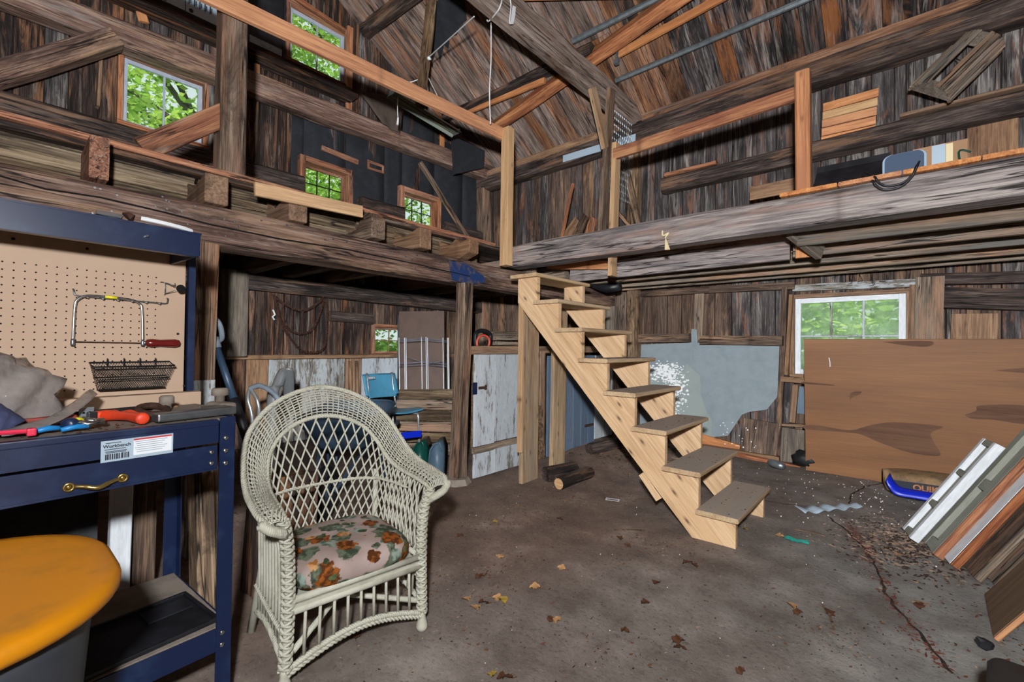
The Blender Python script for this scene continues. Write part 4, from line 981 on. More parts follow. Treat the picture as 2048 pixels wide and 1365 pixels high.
b = B(); b.tube([(-.125+.038*math.cos(t), .22+.05*math.sin(t), 1.018+.01*math.sin(t)) for t in [i*PI/9 for i in range(18)]], .012, 8, closed=True); b.obj('rusty_ring', W['rust'], None, BM, True, label='rusty iron ring behind the orange clamp', cat='ring')
e = loose('screwdriver', 'thin screwdriver with a worn wooden handle behind the vise screw', 'screwdriver', T((-.06, .30, 1.012)) @ RZm(.05))
part(B().lathe([(.006, 0), (.010, .008), (.009, .05), (.006, .06)], 10, HX(-.03, 0)), 'handle', W['board_brown'], e, True); part(B().tube([(-.13, 0, -.004), (-.03, 0, 0)], .0035, 6), 'shaft', W['rust'], e)
VS = loose('vise', 'dust covered grey iron woodworking vise at the right end of the bench', 'vise', T((-.055, .07, 1.0)) @ RZm(.10))
b = B(); rr = random.Random(4); b.box((.01, .0, .012), (.235, .05, .026), bev=.006); b.box((.09, .03, .016), (.07, .09, .02), bev=.006); part(b, 'jaw', W['steel_dull'], VS)
b = B(); b.box((.05, .16, .006), (.16, .24, .012), bev=.003); part(b, 'bed', W['dust_top'], VS)
for (x, y, z, r_) in ((-.01, .17, .012, .022), (.145, .13, .03, .028)):
    part(B().lathe([(.016, 0), (.015, .02), (r_, .024), (r_, .045), (r_*.8, .05)], 14, T((x, y, z))), 'knob', W['dust_top'], VS, True)
part(B().box((.135, .10, .016), (.06, .11, .03), bev=.012), 'bracket', W['dust_top'], VS, True)
b = B(); b.tube([(-.5, .05, 1.014), (-.435, .03, 1.014)], .006, 6); b.box((-.43, .028, 1.011), (.018, .022, .02), bev=.004); b.obj('pink_tool', plain('pink red plastic', '#d8304e', .4), None, BM, label='pink red plastic tool at the front left of the bench', cat='tool')
e = loose('screwdriver', 'stubby screwdriver with a dark blue and yellow handle', 'screwdriver', T((-.335, .075, 1.018)) @ RZm(.9))
part(B().lathe([(.012, 0), (.018, .006), (.0185, .02), (.015, .03)], 14, HX(-.045, 0)), 'butt', W['navy_metal'], e, True); part(B().lathe([(.014, 0), (.0155, .015), (.013, .03), (.006, .036)], 14, HX(-.015, 0)), 'handle', W['yellow_tape'], e, True); part(B().tube([(.02, 0, 0), (.08, 0, -.008)], .004, 6), 'shaft', W['steel_dull'], e)
for k, (x, y, a, lab) in enumerate(((-.395, .055, .25, 'small bright blue handled pliers left of the stubby screwdriver'), (-.345, .035, .2, 'small bright blue tool handle in front of the stubby screwdriver'))):
    b = B(); b.tube([(-.03, 0, .008), (.0, .004, .012), (.028, 0, .009)], [.006, .008, .006], 8); b.obj('blue_tool', plain('bright blue plastic', '#1f7fc0', .4) if k == 0 else D.materials['bright blue plastic'], None, BM @ T((x, y, 1.0)) @ RZm(a), True, label=lab, cat='tool')
b = B(); b.tube([(-.31+.03*math.cos(t), .06+.018*math.sin(t), 1.012+.006*(t % 2)) for t in [i*PI/5 for i in range(10)]], .007, 6, closed=True); b.box((-.295, .055, 1.02), (.02, .015, .015), bev=.004); b.obj('hose_clamp', W['steel'], None, BM, True, label='small chrome ring clamp beside the stubby screwdriver', cat='clamp')
e = loose('hasp', 'small zinc hinge plate standing behind the tools', 'hinge', T((-.29, .235, 1.0)) @ RZm(.1)); part(B().box((0, 0, .022), (.035, .004, .04)), 'plate', W['galv'], e)
for x in (-.007, .007): part(B().box((x, -.003, .026), (.005, .002, .006)), 'slot', W['hole'], e)
b = B(); b.tube([(-.47, .06, 1.012), (-.30, .20, 1.014)], .005, 6); b.obj('steel_rod', W['steel_dull'], None, BM, label='long steel rod lying behind the blue pliers', cat='rod')
b = B(); b.box((-.40, .185, 1.015), (.16, .03, .028), bev=.005); b.obj('red_bar', plain('faded red paint', '#8a2a1c', .6, mottle=.5, scale=20), None, BM @ T((0, 0, 0)), label='faded red metal bar under the plastic strip', cat='bar')
# stud beside the pegboard, shovel, things under the bench
p = at(405, 650, X=-3.13); e = empty('stud', (p.x, p.y, 0), label='brown stud with a white painted foot, right of the pegboard', cat='post')
timber('upper', (p.x, p.y, 1.03), (p.x, p.y+.01, 1.84), .12, .08, W['post_old'], e, up=(1, 0, 0), rough=.003); timber('lower', (p.x, p.y, 0), (p.x, p.y, 1.03), .125, .082, W['white_thin'], e, up=(1, 0, 0), rough=.003)
# yellow lidded tote at the front left
TT = rot(math.radians(91), (-1.33, -.42, 0))
e = thing('storage_tote', TT, 'tall dark grey plastic bin with a yellow lid at the left edge', 'bin')
def rr_poly(hx, hy, r, n=10): return [(sx*(hx-r)+r*math.cos(a0+PI/2*k/n), sy*(hy-r)+r*math.sin(a0+PI/2*k/n)) for sx, sy, a0 in ((1, 1, 0), (-1, 1, PI/2), (-1, -1, PI), (1, -1, 1.5*PI)) for k in range(n+1)]
def loft(b, rows):
    rs = [[b.bm.verts.new((x, y, z)) for x, y in poly] for poly, z in rows]; n = len(rs[0])
    for a_, c_ in zip(rs, rs[1:]):
        for k in range(n): b.bm.faces.new((a_[k], a_[(k+1) % n], c_[(k+1) % n], c_[k]))
    b.bm.faces.new(list(reversed(rs[0]))); b.bm.faces.new(rs[-1]); return b
hx, hy = .60, .31
part(loft(B(), [(rr_poly(hx-.12, hy-.09, .12), 0), (rr_poly(hx-.10, hy-.08, .13), .03), (rr_poly(hx-.05, hy-.04, .17), .70), (rr_poly(hx-.05, hy-.04, .17), .745)]), 'body', W['grey_tub'], e, True)
part(loft(B(), [(rr_poly(hx-.03, hy-.03, .19), .735), (rr_poly(hx-.005, hy-.005, .25), .742), (rr_poly(hx, hy, .25), .752), (rr_poly(hx, hy, .25), .768), (rr_poly(hx-.01, hy-.01, .245), .777), (rr_poly(hx-.05, hy-.05, .17), .779), (rr_poly(hx-.09, hy-.09, .15), .775)]), 'lid', W['yellow'], e, True)
# boards and frames stored behind the workbench, seen under it
timber('white_post', bp(-.055, .95, 0), bp(-.045, .95, .80), .075, .05, W['white_paint'], up=BM.to_3x3() @ Vector((0, -1, 0)), label='white painted upright behind the workbench legs', cat='post')
timber('brown_plank', bp(.05, 1.05, 0), bp(.05, 1.05, .85), .11, .03, W['siding_brown'], up=BM.to_3x3() @ Vector((0, -1, 0)), rough=.003, label='brown upright plank right of the white upright behind the bench', cat='plank')
e = thing('dark_cabinet', BM @ T((-.5, 1.1, 0)), 'dark grey panelled cabinet front behind the lower bench shelf', 'cabinet')
part(B().box((0, 0, .30), (.8, .03, .58), bev=.004), 'panel', W['slate'] if False else plain('dirty dark panel', '#3a3d40', .8, mottle=.6, scale=7, dark='#191a1c', bump=.3), e); part(B().box((0, -.03, .61), (.82, .06, .025), bev=.003), 'rail', W['board_brown'], e); part(B().box((0, .0, .8), (.8, .03, .35), bev=.004), 'upper_panel', W['siding_dark'], e)
timber('leaning_slab', bp(.19, .62, 0.0), bp(.20, .78, .82), .09, .16, W['bark'], up=BM.to_3x3() @ Vector((0, -1, 0)), rough=.012, bev=.03, label='bark edged slab standing behind the right bench leg', cat='slab')
timber('dark_block', (-2.45, .98, .0), (-2.5, 1.02, .55), .30, .16, W['siding_dark'], up=(1, 0, 0), rough=.01, label='dark rough block behind the left arm of the wicker chair', cat='block')
# ------------------------------------------------------------------ wicker armchair
CM = rot(math.radians(-7.19), (-1.628, .966, .004))     # local x to the front, y to its left arm (right in the photo), z up
CH = thing('wicker_armchair', CM, 'cream painted wicker armchair with a floral cushion', 'armchair')
half_o = [(0, -.525, 1.035), (.09, -.52, 1.02), (.18, -.505, .985), (.255, -.475, .935), (.315, -.43, .865), (.345, -.37, .79), (.36, -.29, .725), (.37, -.19, .685), (.375, -.08, .668), (.372, .02, .652), (.355, .055, .632)]
half_i = [(0, -.475, .905), (.075, -.472, .895), (.145, -.46, .868), (.205, -.435, .825), (.245, -.40, .765), (.265, -.345, .705), (.276, -.27, .668), (.284, -.18, .652), (.288, -.08, .644), (.29, .0, .632), (.292, .03, .612)]
def full(h): return [(x, -y, z) for (y, x, z) in reversed(h[1:])]+[(x, y, z) for (y, x, z) in h]
def resample(pts, n):
    p = smooth_path(pts, 12); L = [0]
    for a_, c_ in zip(p, p[1:]): L.append(L[-1]+(c_-a_).length)
    out = []; k = 0
    for i in range(n+1):
        t = L[-1]*i/n
        while k < len(L)-2 and L[k+1] < t: k += 1
        out.append(p[k].lerp(p[k+1], (t-L[k])/max(1e-9, L[k+1]-L[k])))
    return out
NS = 132
RO, RI = resample(full(half_o), NS), resample(full(half_i), NS)
def band(i, v):
    a_, c_ = RI[i], RO[i]; p = a_.lerp(c_, v); t = (RO[min(i+1, NS)]-RO[max(i-1, 0)]).normalized(); w_ = (c_-a_).normalized()
    n = t.cross(w_); 
    if n.dot(Vector((.6, -.6*math.copysign(1, p.y), .5))) < 0: n = -n
    return p, n
b = B()
for j in range(11):                                  # woven strands
    v = .04+.92*j/10; pts = []
    for i in range(NS+1):
        p, n = band(i, v); pts.append(p+n*(.018*math.sin(PI*v)+.0048*(1 if (i+j) % 2 else -1)))
    b.tube(pts, .0034, 5)
part(b, 'weave', W['wicker'], CH, True, kind='stuff')
b = B()
for i in range(0, NS+1, 2):                           # stakes across the band
    b.tube([band(i, v)[0]+band(i, v)[1]*.018*math.sin(PI*v) for v in (0, .25, .5, .75, 1)], .0032, 4)
part(b, 'stakes', W['wicker'], CH, True, kind='stuff')
def braid(pts, r, amp, turns, name='braid', strands=3, n=None):
    pts = resample(pts, n or 60); b = B(); N = len(pts)
    for s in range(strands):
        run = []; ph = 2*PI*s/strands
        for i, p in enumerate(pts):
            t = (pts[min(i+1, N-1)]-pts[max(i-1, 0)]).normalized(); a_ = Vector((0, 0, 1)) if abs(t.z) < .85 else Vector((1, 0, 0)); u = a_.cross(t).normalized(); w_ = t.cross(u)
            th = ph+2*PI*turns*i/(N-1); run.append(p+(u*math.cos(th)+w_*math.sin(th))*amp)
        b.tube(run, r, 5)
    return part(b, name, W['wicker'], CH, True)
braid([band(i, 1.02)[0] for i in range(0, NS+1, 3)], .0062, .006, 46, n=280)
braid([band(i, -.02)[0] for i in range(0, NS+1, 3)], .0055, .005, 40, n=240)
# seat line round the inside, lattice of diagonal canes between it and the band
seat = resample([(.0, -.262, .345), (-.15, -.268, .345), (-.30, -.265, .345), (-.41, -.22, .345), (-.455, -.10, .345), (-.46, 0, .345), (-.455, .10, .345), (-.41, .22, .345), (-.30, .265, .345), (-.15, .268, .345), (.0, .262, .345)], NS)
def lat(s, v):
    s = min(max(s, 0), 1)*NS; i = min(int(s), NS-1); t = s-i
    a_, c_ = seat[i].lerp(seat[i+1], t), RI[i].lerp(RI[i+1], t); p = a_.lerp(c_, v); return p
b = B(); NCANE = 36
for k in range(NCANE+1):
    s0 = k/NCANE
    for sg in (1, -1):
        hgt = (RI[int(s0*NS)]-seat[int(s0*NS)]).z; dl = .30*hgt/.56*sg*.62
        b.tube([lat(s0+dl*v*(1 if 0 < s0+dl*v < 1 else .999), v)+Vector((.003*sg, 0, 0)) for v in [q/10 for q in range(11)] if 0 <= s0+dl*v <= 1] or [lat(s0, 0), lat(s0, .01)], .0042, 5)
part(b, 'lattice', W['wicker'], CH, True, kind='stuff')
mid = []
for i in range(31):
    s = .13+.74*i/30; ii = int(s*NS); h0_, h1_ = seat[ii], RI[ii]; v = (.585-h0_.z)/(h1_.z-h0_.z); mid.append(lat(s, min(max(v, 0), .92))+Vector((.008, 0, 0)))
braid(mid, .0045, .0045, 26, strands=2, n=120)
# cushion
b = B()
def cush(u, v):
    a_ = 2*PI*u; q = math.copysign(abs(math.cos(a_))**.45, math.cos(a_)), math.copysign(abs(math.sin(a_))**.45, math.sin(a_))
    th = PI*(v-.5); r = math.cos(th)**.32; z = math.sin(th)
    x, y = q[0]*.235*r, q[1]*.245*r
    dome = .018*max(0, 1-(x/.24)**2)*max(0, 1-(y/.25)**2)
    return Vector((-.215+x, y, .365+(.058*math.copysign(abs(z)**.75, z))+(dome if z > 0 else 0)))
b.grid(cush, 48, 18); bmesh.ops.remove_doubles(b.bm, verts=b.bm.verts, dist=.0005); part(b, 'cushion', W['floral'], CH, True, label='floral cushion of rust flowers and grey-green leaves')
b = B(); b.box((-.22, 0, .30), (.46, .52, .015)); part(b, 'seat_board', W['wicker'], CH)
for z, x in ((.322, .0), (.284, .004)):
    part(B().tube([(x, -.265, z), (x, .265, z)], .0135, 8), 'seat_rail', W['wicker'], CH, True)
    for s in (-1, 1): part(B().tube([(x, .268*s, z), (-.42, .262*s, z)], .011, 8), 'seat_rail', W['wicker'], CH, True)
# legs: braided posts with turned feet
for s in (-1, 1):
    path = [(.02, .30*s, .625), (.012, .288*s, .58), (0, .275*s, .50), (0, .27*s, .32), (0, .277*s, .08)]
    lg = part(B().tube(smooth_path(path, 6), .014, 8), 'leg', W['wicker'], CH, True)
    pts = resample(path, 150); b = B()
    for q in range(4):
        run = []
        for i, p in enumerate(pts):
            th = 2*PI*(q/4)+ (1 if q % 2 else -1)*2*PI*11*i/150; run.append(p+Vector((math.cos(th)*.020, math.sin(th)*.020, 0)))
        b.tube(run, .0058, 5)
    part(b, 'leg_braid', W['wicker'], lg, True)
    part(B().lathe([(.013, .085), (.016, .075), (.015, .06), (.024, .03), (.026, .016), (.02, .002), (.008, 0)][::-1], 14, T((0, .278*s, 0))), 'foot', W['wicker'], lg, True)
    bl_ = part(B().tube([(-.42, .25*s, .62), (-.43, .25*s, .33), (-.47, .285*s, .0)], [.013, .015, .018], 8), 'leg', W['wicker'], CH, True)
# front skirt: spindles and an arched braid
def arch(y): return .075+.065*math.cos(PI*y/.56)
for k in range(9): y = -.21+.0525*k; part(B().tube([(.002, y, .285), (.002, y*1.02, arch(y)+.012)], .0062, 6), 'spindle', W['wicker'], CH, True)
braid([(0, -.275+.55*k/20, arch(-.275+.55*k/20)) for k in range(21)], .0062, .006, 20, n=140)
braid([(.004, -.27+.54*k/20, arch(-.275+.55*k/20)-.016) for k in range(21)], .0055, .005, 16, n=120, strands=2)
for s in (-1, 1):
    for k in range(9):
        x = -.035-.043*k
        part(B().tube([(x, .305*s, .625+.02*(x < -.25)), (x, .282*s, .48), (x, .278*s, .30), (x-.008, .276*s, .115+.02*math.sin(PI*k/8))], .0058, 6), 'spindle', W['wicker'], CH, True)
    braid([(.0, .283*s, .105), (-.12, .283*s, .135), (-.24, .283*s, .145), (-.36, .283*s, .125), (-.43, .275*s, .10)], .006, .006, 14, n=90)
    braid([(.0, .286*s, .215), (-.2, .286*s, .215), (-.43, .28*s, .215)], .005, .005, 14, n=80, strands=2)
    # rolled front of the arm
    braid([(.045, .375*s, .635), (.058, .345*s, .612), (.05, .31*s, .592), (.02, .292*s, .57)], .0085, .010, 5, n=40, strands=4)
# cross stretchers seen through the skirt
for s in (-1, 1): part(B().tube([(.0, .25*s, .14), (-.44, -.25*s, .19)], .012, 6), 'stretcher', W['wicker'], CH, True)
# ------------------------------------------------------------------ things under the left loft
# blue shovel with a D grip
SC_ = 1.33
p0, p1 = at(433, 694, d=2.74), at(469, 802, d=2.70); p2 = p1+(p1-p0)*.45; p3 = p1+(p1-p0)*2.4
e = empty('snow_shovel', (p3.x, p3.y, 0), label='blue shafted shovel with a grey D grip leaning behind the bench', cat='shovel')
par(B().tube([p0, p1], .021, 10).obj('shaft', W['blue_shaft'], None, None, True), e)
par(B().tube([p1-(p1-p0)*.04, p2, p2+(p1-p0)*1.2], [.027, .028, .023], 10).obj('socket', W['black_plastic'], None, None, True), e)
par(B().tube([p0+(p1-p0)*.03, p0-(p1-p0)*.16], [.026, .03], 10).obj('neck', W['grey_plastic'], None, None, True), e)
gd = (p0-p1).normalized(); gs = Vector((-.28, .96, 0)).normalized(); q = p0+gd*.03
par(B().tube(smooth_path([q, q+gd*.03-gs*.05, q+gd*.12-gs*.065, q+gd*.17-gs*.035, q+gd*.17+gs*.035, q+gd*.12+gs*.065, q+gd*.03+gs*.05, q], 5), .016, 8).obj('grip', W['grey_plastic'], None, None, True), e)
pe = p2+(p1-p0)*1.2
par(B().tube([pe, Vector((pe.x+.02, pe.y, .30))], .017, 8).obj('shaft', W['black_plastic'], None, None, True), e)
b = B(); b.grid(lambda u, v: Vector((pe.x-.14*u+.02*math.sin(PI*u), pe.y+.05*u, .01+.32*(1-v))), 8, 6); solid(par(b.obj('blade', W['black_plastic'], None, None, True), e), .004)
# wheelbarrow
ax = Vector((.70, -.71, 0)).normalized(); ay = Vector((.71, .70, 0)).normalized(); wc = at(700, 850, d=3.75)
WM = Matrix(((ax.x, ay.x, 0, wc.x), (ax.y, ay.y, 0, wc.y), (0, 0, 1, 0), (0, 0, 0, 1)))
e = thing('wheelbarrow', WM, 'blue grey steel wheelbarrow behind the wicker chair', 'wheelbarrow')
def tray(u, v):
    a_ = 2*PI*u; k = .55+.45*v**.8; x = math.copysign(abs(math.cos(a_))**.55, math.cos(a_))*.46*k; y = math.copysign(abs(math.sin(a_))**.55, math.sin(a_))*.33*k
    return Vector((x+.02*v, y, .42+.27*v+(.09*max(0, -x)*v)+.03*max(0, y)*v))
b = B(); b.grid(tray, 40, 8); b.bm.faces.new([b.bm.verts.new(tray(k/40, 0)) for k in range(40)]); solid(part(b, 'tray', W['barrow'], e, True), .004)
part(B().tube([tray(k/40, 1) for k in range(40)], .009, 6, closed=True), 'rim', W['barrow'], e, True)
for s in (-1, 1):
    part(B().tube(smooth_path([(.55, .06*s, .20), (.2, .17*s, .40), (-.3, .26*s, .48), (-.62, .28*s, .50)], 6), .017, 8), 'handle', W['blue_shaft'], e, True)
    part(B().tube(smooth_path([(-.1, .22*s, .43), (-.24, .24*s, .10), (-.34, .24*s, .01), (-.42, .24*s, .20), (-.45, .25*s, .50)], 6), .013, 8), 'leg', W['blue_shaft'], e, True)
part(B().tube([(.56+.15*math.cos(t), 0, .20+.15*math.sin(t)) for t in [i*PI/12 for i in range(24)]], .045, 10, closed=True), 'wheel', W['black_plastic'], e, True)
part(B().lathe([(.09, -.02), (.11, 0), (.09, .02)], 16, Matrix.Translation((.56, 0, .20)) @ Matrix.Rotation(PI/2, 4, 'X')), 'hub', W['barrow'], e, True)
# bent chrome handlebars with a taped grip, and a chrome fender behind
b0 = [at(x, y, d=3.3) for x, y in ((505, 850), (496, 800), (500, 778), (520, 772), (545, 785), (562, 806))]
e = empty('handlebar', (b0[0].x, b0[0].y, 0), label='bent chrome handlebar with a grey taped grip left of the wicker back', cat='handlebar')
par(B().tube(smooth_path([Vector((b0[0].x, b0[0].y, .02))]+b0[:3], 6), .014, 8).obj('tube', W['chrome'], None, None, True), e)
par(B().tube(smooth_path(b0[2:], 5), [.018+.003*(i % 4 == 0) for i in range(16)], 8).obj('grip', W['grey_plastic'], None, None, True), e)
b1 = [at(x, y, d=3.28) for x, y in ((514, 800), (518, 830), (512, 870))]
par(B().tube(smooth_path([b0[2]]+b1+[Vector((b1[2].x, b1[2].y, .02))], 6), .013, 8).obj('tube', W['chrome'], None, None, True), e)
f0 = [at(x, y, d=3.6) for x, y in ((545, 800), (556, 770), (566, 746), (576, 742))]
b = B(); sd = Vector((.66, .70, 0))*.045
path = smooth_path([Vector((f0[0].x-.02, f0[0].y, .02))]+f0+[at(578, 800, d=3.72)], 6)
rows = []
for pt in path: rows.append([b.bm.verts.new(pt+sd*math.cos(t)+Vector((.66, -.7, .1))*.03*math.sin(t)) for t in [PI*k/6 for k in range(7)]])
for a_, c_ in zip(rows, rows[1:]):
    for k in range(6): b.bm.faces.new((a_[k], a_[k+1], c_[k+1], c_[k]))
solid(b.obj('fender', W['chrome'], None, None, True, label='curved chrome fender standing behind the handlebar', cat='fender'), .002)
# school chair
e = thing('school_chair', rot(0, (-4.18, 2.86, 0)), 'teal blue plastic school chair on chrome legs', 'chair')
b = B(); b.grid(lambda u, v: Vector((-.22+.44*u, -.21+.42*v, .545-.02*math.sin(PI*v)+.015*u-.03*max(0, u-.85)*6*.3)), 10, 10); solid(part(b, 'seat', W['blue_plastic'], e, True), .012)
bk = lambda u, v: Vector((-.235-.10*v-.035*math.sin(PI*u), -.21+.42*u, .66+.26*v))
b = B(); n1_, n2_ = 12, 9; g = [[b.bm.verts.new(bk(i/n1_, j/n2_)) for j in range(n2_+1)] for i in range(n1_+1)]
for i in range(n1_):
    for j in range(n2_):
        if 2 <= i <= 4 and j == 7: continue
        if (i, j) in ((0, 0), (n1_-1, 0)): continue
        b.bm.faces.new((g[i][j], g[i+1][j], g[i+1][j+1], g[i][j+1]))
solid(part(b, 'backrest', W['blue_plastic'], e, True), .010)
for y in (-.16, .16):
    part(B().tube(smooth_path([(.16, y, .505), (.19, y, .46), (.20, y*1.1, .02)], 5), .012, 8), 'leg', W['chrome'], e, True); part(B().lathe([(.016, 0), (.018, .03)], 10, T((.20, y*1.1, 0))), 'ferrule', W['grey_plastic'], e, True)
    part(B().tube(smooth_path([(-.33, y, .93), (-.25, y, .62), (-.20, y, .50), (-.26, y*1.1, .02)], 5), .012, 8), 'leg', W['chrome'], e, True)
    part(B().tube([(-.20, y, .50), (.17, y, .505)], .011, 8), 'side_rail', W['chrome'], e, True)
p, q = at(768, 876, d=4.3), at(842, 868, d=4.55); b = B(); timber('blue_strip', p, q, .012, .065, W['royal'], label='royal blue plastic strip lying across the school chair legs', cat='strip')
# padded brown panel of rows
p, q = at(790, 900, d=5.0), at(915, 893, d=4.85); p.z = q.z = .02
e = empty('slatted_headboard', ((p.x+q.x)/2, (p.y+q.y)/2, 0), label='rough brown panel of thick rows leaning behind the school chair', cat='panel')
nrm = (q-p).cross(Vector((0, 0, 1))).normalized()
for k in range(6):
    z = .09+.118*k; off = -nrm*(.012*k)
    timber('row', p+off+Vector((.03 if k == 5 else 0, 0, z)), q+off+Vector((0, 0, z+.02)), .06, .113, W['fascia'] if k % 2 else W['joist'], e, rough=.010, bev=.03)
# tall hardboard sheet and its dark edge
p, q = at(842, 618, d=5.75), at(842, 890, d=5.75); c0, c1 = at(799, 618, d=5.72), at(888, 628, d=5.72)
wv = (c1-c0); wv.z = 0
tp = (c0+c1)/2; e = empty('hardboard_sheet', (tp.x, tp.y, 0), label='tall dark brown hardboard sheet leaning on the left wall', cat='sheet')
timber('sheet', (tp.x+.18, tp.y-.1, .0), (tp.x, tp.y, tp.z), wv.length, .006, plain('brown hardboard', '#4f3a30', .6, mottle=.35, scale=5, dark='#3a2820', thr=(.45, .6)), e, up=(.7, -.7, 0))
timber('edge', at(796, 890, d=5.70), at(797, 630, d=5.74), .02, .03, W['black_plastic'], e, up=(.7, -.7, 0))
# folding drying rack
rk = lambda x, y: at(x, y, d=5.35)
e = empty('drying_rack', (rk(848, 890).x, rk(848, 890).y, 0), label='folded chrome wire drying rack in front of the brown hardboard', cat='rack')
for x in (798, 809, 812, 843, 852, 855, 886, 895, 897):
    tpz = 676 if x not in (843, 852) else 674; a_ = rk(x, tpz); c_ = rk(x+3, 890); c_.z = .01; par(B().tube([a_, c_], .0055, 6).obj('upright', W['white_plastic'], None, None, True), e)
for y in (681, 684, 728, 733):
    for xs in (((799, 0), (843, -3)), ((843, -3), (855, -3)), ((855, -3), (897, 1))): par(B().tube([rk(xs[0][0], y+xs[0][1]), rk(xs[1][0], y+xs[1][1])], .004, 6).obj('rail', plain('blue grey coated wire', '#6f7c96', .4, .5) if 'blue grey coated wire' not in D.materials else D.materials['blue grey coated wire'], None, None, True), e)
for (x0, y0), (x1, y1) in (((811, 714), (843, 724)), ((855, 728), (886, 722))): par(B().tube([rk(x0, y0), rk(x1, y1)], .003, 5).obj('brace', W['steel_dull'], None, None, True), e)
# tyre chains hung on two nails
cw_ = lambda x, y: at(x, y, X=-5.72)
e = empty('tyre_chain', cw_(545, 590), label='rusty tyre chains draped in loops from nails on the left wall', cat='chain')
def chain(pts, name='chain', r=.014):
    P_ = resample([cw_(*p) for p in pts], 70); b = B()
    for i in range(0, 69):
        m_ = (P_[i]+P_[i+1])/2; d_ = (P_[i+1]-P_[i]).normalized(); u_ = Vector((1, 0, 0)).cross(d_).normalized() if i % 2 else Vector((1, 0, 0)); L_ = (P_[i+1]-P_[i]).length*.72
        b.tube([m_+d_*L_*math.cos(t)+u_*r*math.sin(t) for t in [k*PI/3 for k in range(6)]], .0065, 4, closed=True)
    par(b.obj(name, W['rust'], None, None), e)
chain([(545, 590), (572, 610), (606, 622), (634, 608), (649, 592)]); chain([(548, 592), (562, 640), (570, 652), (598, 668), (628, 655), (650, 596)])
chain([(566, 655), (585, 682), (606, 703), (635, 705), (650, 690), (655, 640), (652, 596)]); chain([(548, 592), (558, 635), (566, 655)])
for a_, c_ in (((566, 606), (568, 652)), ((585, 617), (584, 660)), ((606, 622), (605, 666)), ((628, 612), (628, 655))): chain([a_, ((a_[0]+c_[0])/2, (a_[1]+c_[1])/2+1), c_], 'cross_chain', .010)
b = B(); b.tube([cw_(546, 620), cw_(550, 630), cw_(545, 634), cw_(549, 640)], .010, 6); b.obj('spring_hook', W['white_plastic'], None, None, True, label='small white spring hook hanging beside the tyre chains', cat='hook')
# partition top: loppers and a black D grip shovel, boards
pt = lambda x, y, X=-3.2: at(x, y, X=X)
b = B(); b.tube(smooth_path([pt(963, 718), pt(954, 690), pt(957, 676), pt(967, 671), pt(977, 677), pt(978, 690), pt(967, 718), pt(963, 745)], 5), .012, 8); b.obj('hedge_loppers', W['red_plastic'], None, None, True, label='salmon red loop handle sticking up behind the white partition', cat='handle')
e = empty('spade', (pt(962, 700, -3.3).x, pt(962, 700, -3.3).y, 0), label='black D-grip spade standing behind the red loop handle', cat='spade')
g0 = pt(962, 712, -3.28); par(B().tube([Vector((g0.x, g0.y, .05)), g0], .02, 8).obj('shaft', W['black_plastic'], None, None, True), e)
par(B().tube(smooth_path([g0, pt(952, 690, -3.28), pt(951, 670, -3.28), pt(960, 662, -3.28), pt(975, 664, -3.28), pt(981, 674, -3.28), pt(974, 692, -3.28), g0], 5), .022, 8).obj('grip', W['black_plastic'], None, None, True), e)
par(B().box((g0.x, g0.y, .17), (.03, .2, .3), bev=.01).obj('blade', W['black_plastic'], None, None), e)
for k, (x0, y0, x1, y1, lab) in enumerate(((978, 668, 1024, 667, 'grey board end, topmost of the three behind the loop handle'), (982, 677, 1024, 677, 'grey board end, middle of the three behind the loop handle'), (984, 687, 1024, 688, 'grey board end, lowest of the three behind the loop handle'))):
    timber('stacked_board', at(x0, y0, X=-3.72), at(x1, y1, X=-3.72), .2, .045, W['joist'], rough=.002, label=lab, cat='board')
p, q = at(976, 696, X=-3.75), at(1030, 696, X=-3.75); b = B(); b.box((-3.8, (p.y+q.y)/2, p.z/2), (.36, q.y-p.y+.1, p.z), bev=.01); b.obj('brown_chest', W['board_brown'], None, label='brown wooden chest under the grey board ends behind the partition', cat='chest')
# two upright tubs at the post foot
for k, (x, y, mat, lab) in enumerate(((-3.42, 2.64, 'teal_dark', 'dark green plastic tub standing on edge beside the brown loft post'), (-3.29, 2.73, 'slate', 'slate blue plastic tub standing on edge against the brown loft post'))):
    M = rot(math.radians(41), (x, y, 0)); e = thing('plastic_tub', M, lab, 'tub')
    pf = lambda hw, h: [(-hw, 0), (hw, 0), (hw*.95, h*.8), (hw*.55, h), (-hw*.2, h*.97), (-hw*.75, h*.82), (-hw*.97, h*.5)]
    Mx = Matrix(((1, 0, 0, 0), (0, 0, -1, 0), (0, 1, 0, 0), (0, 0, 0, 1)))
    b = B(); b.prism(pf(.062, .37), .34, Mx); bmesh.ops.bevel(b.bm, geom=list(b.bm.edges), offset=.008, segments=2, affect='EDGES'); part(b, 'shell', W[mat], e, True)
    part(B().tube([Vector((a_, -.172, c_)) for a_, c_ in pf(.064, .378)[2:]], .008, 6), 'rim', W[mat], e, True)
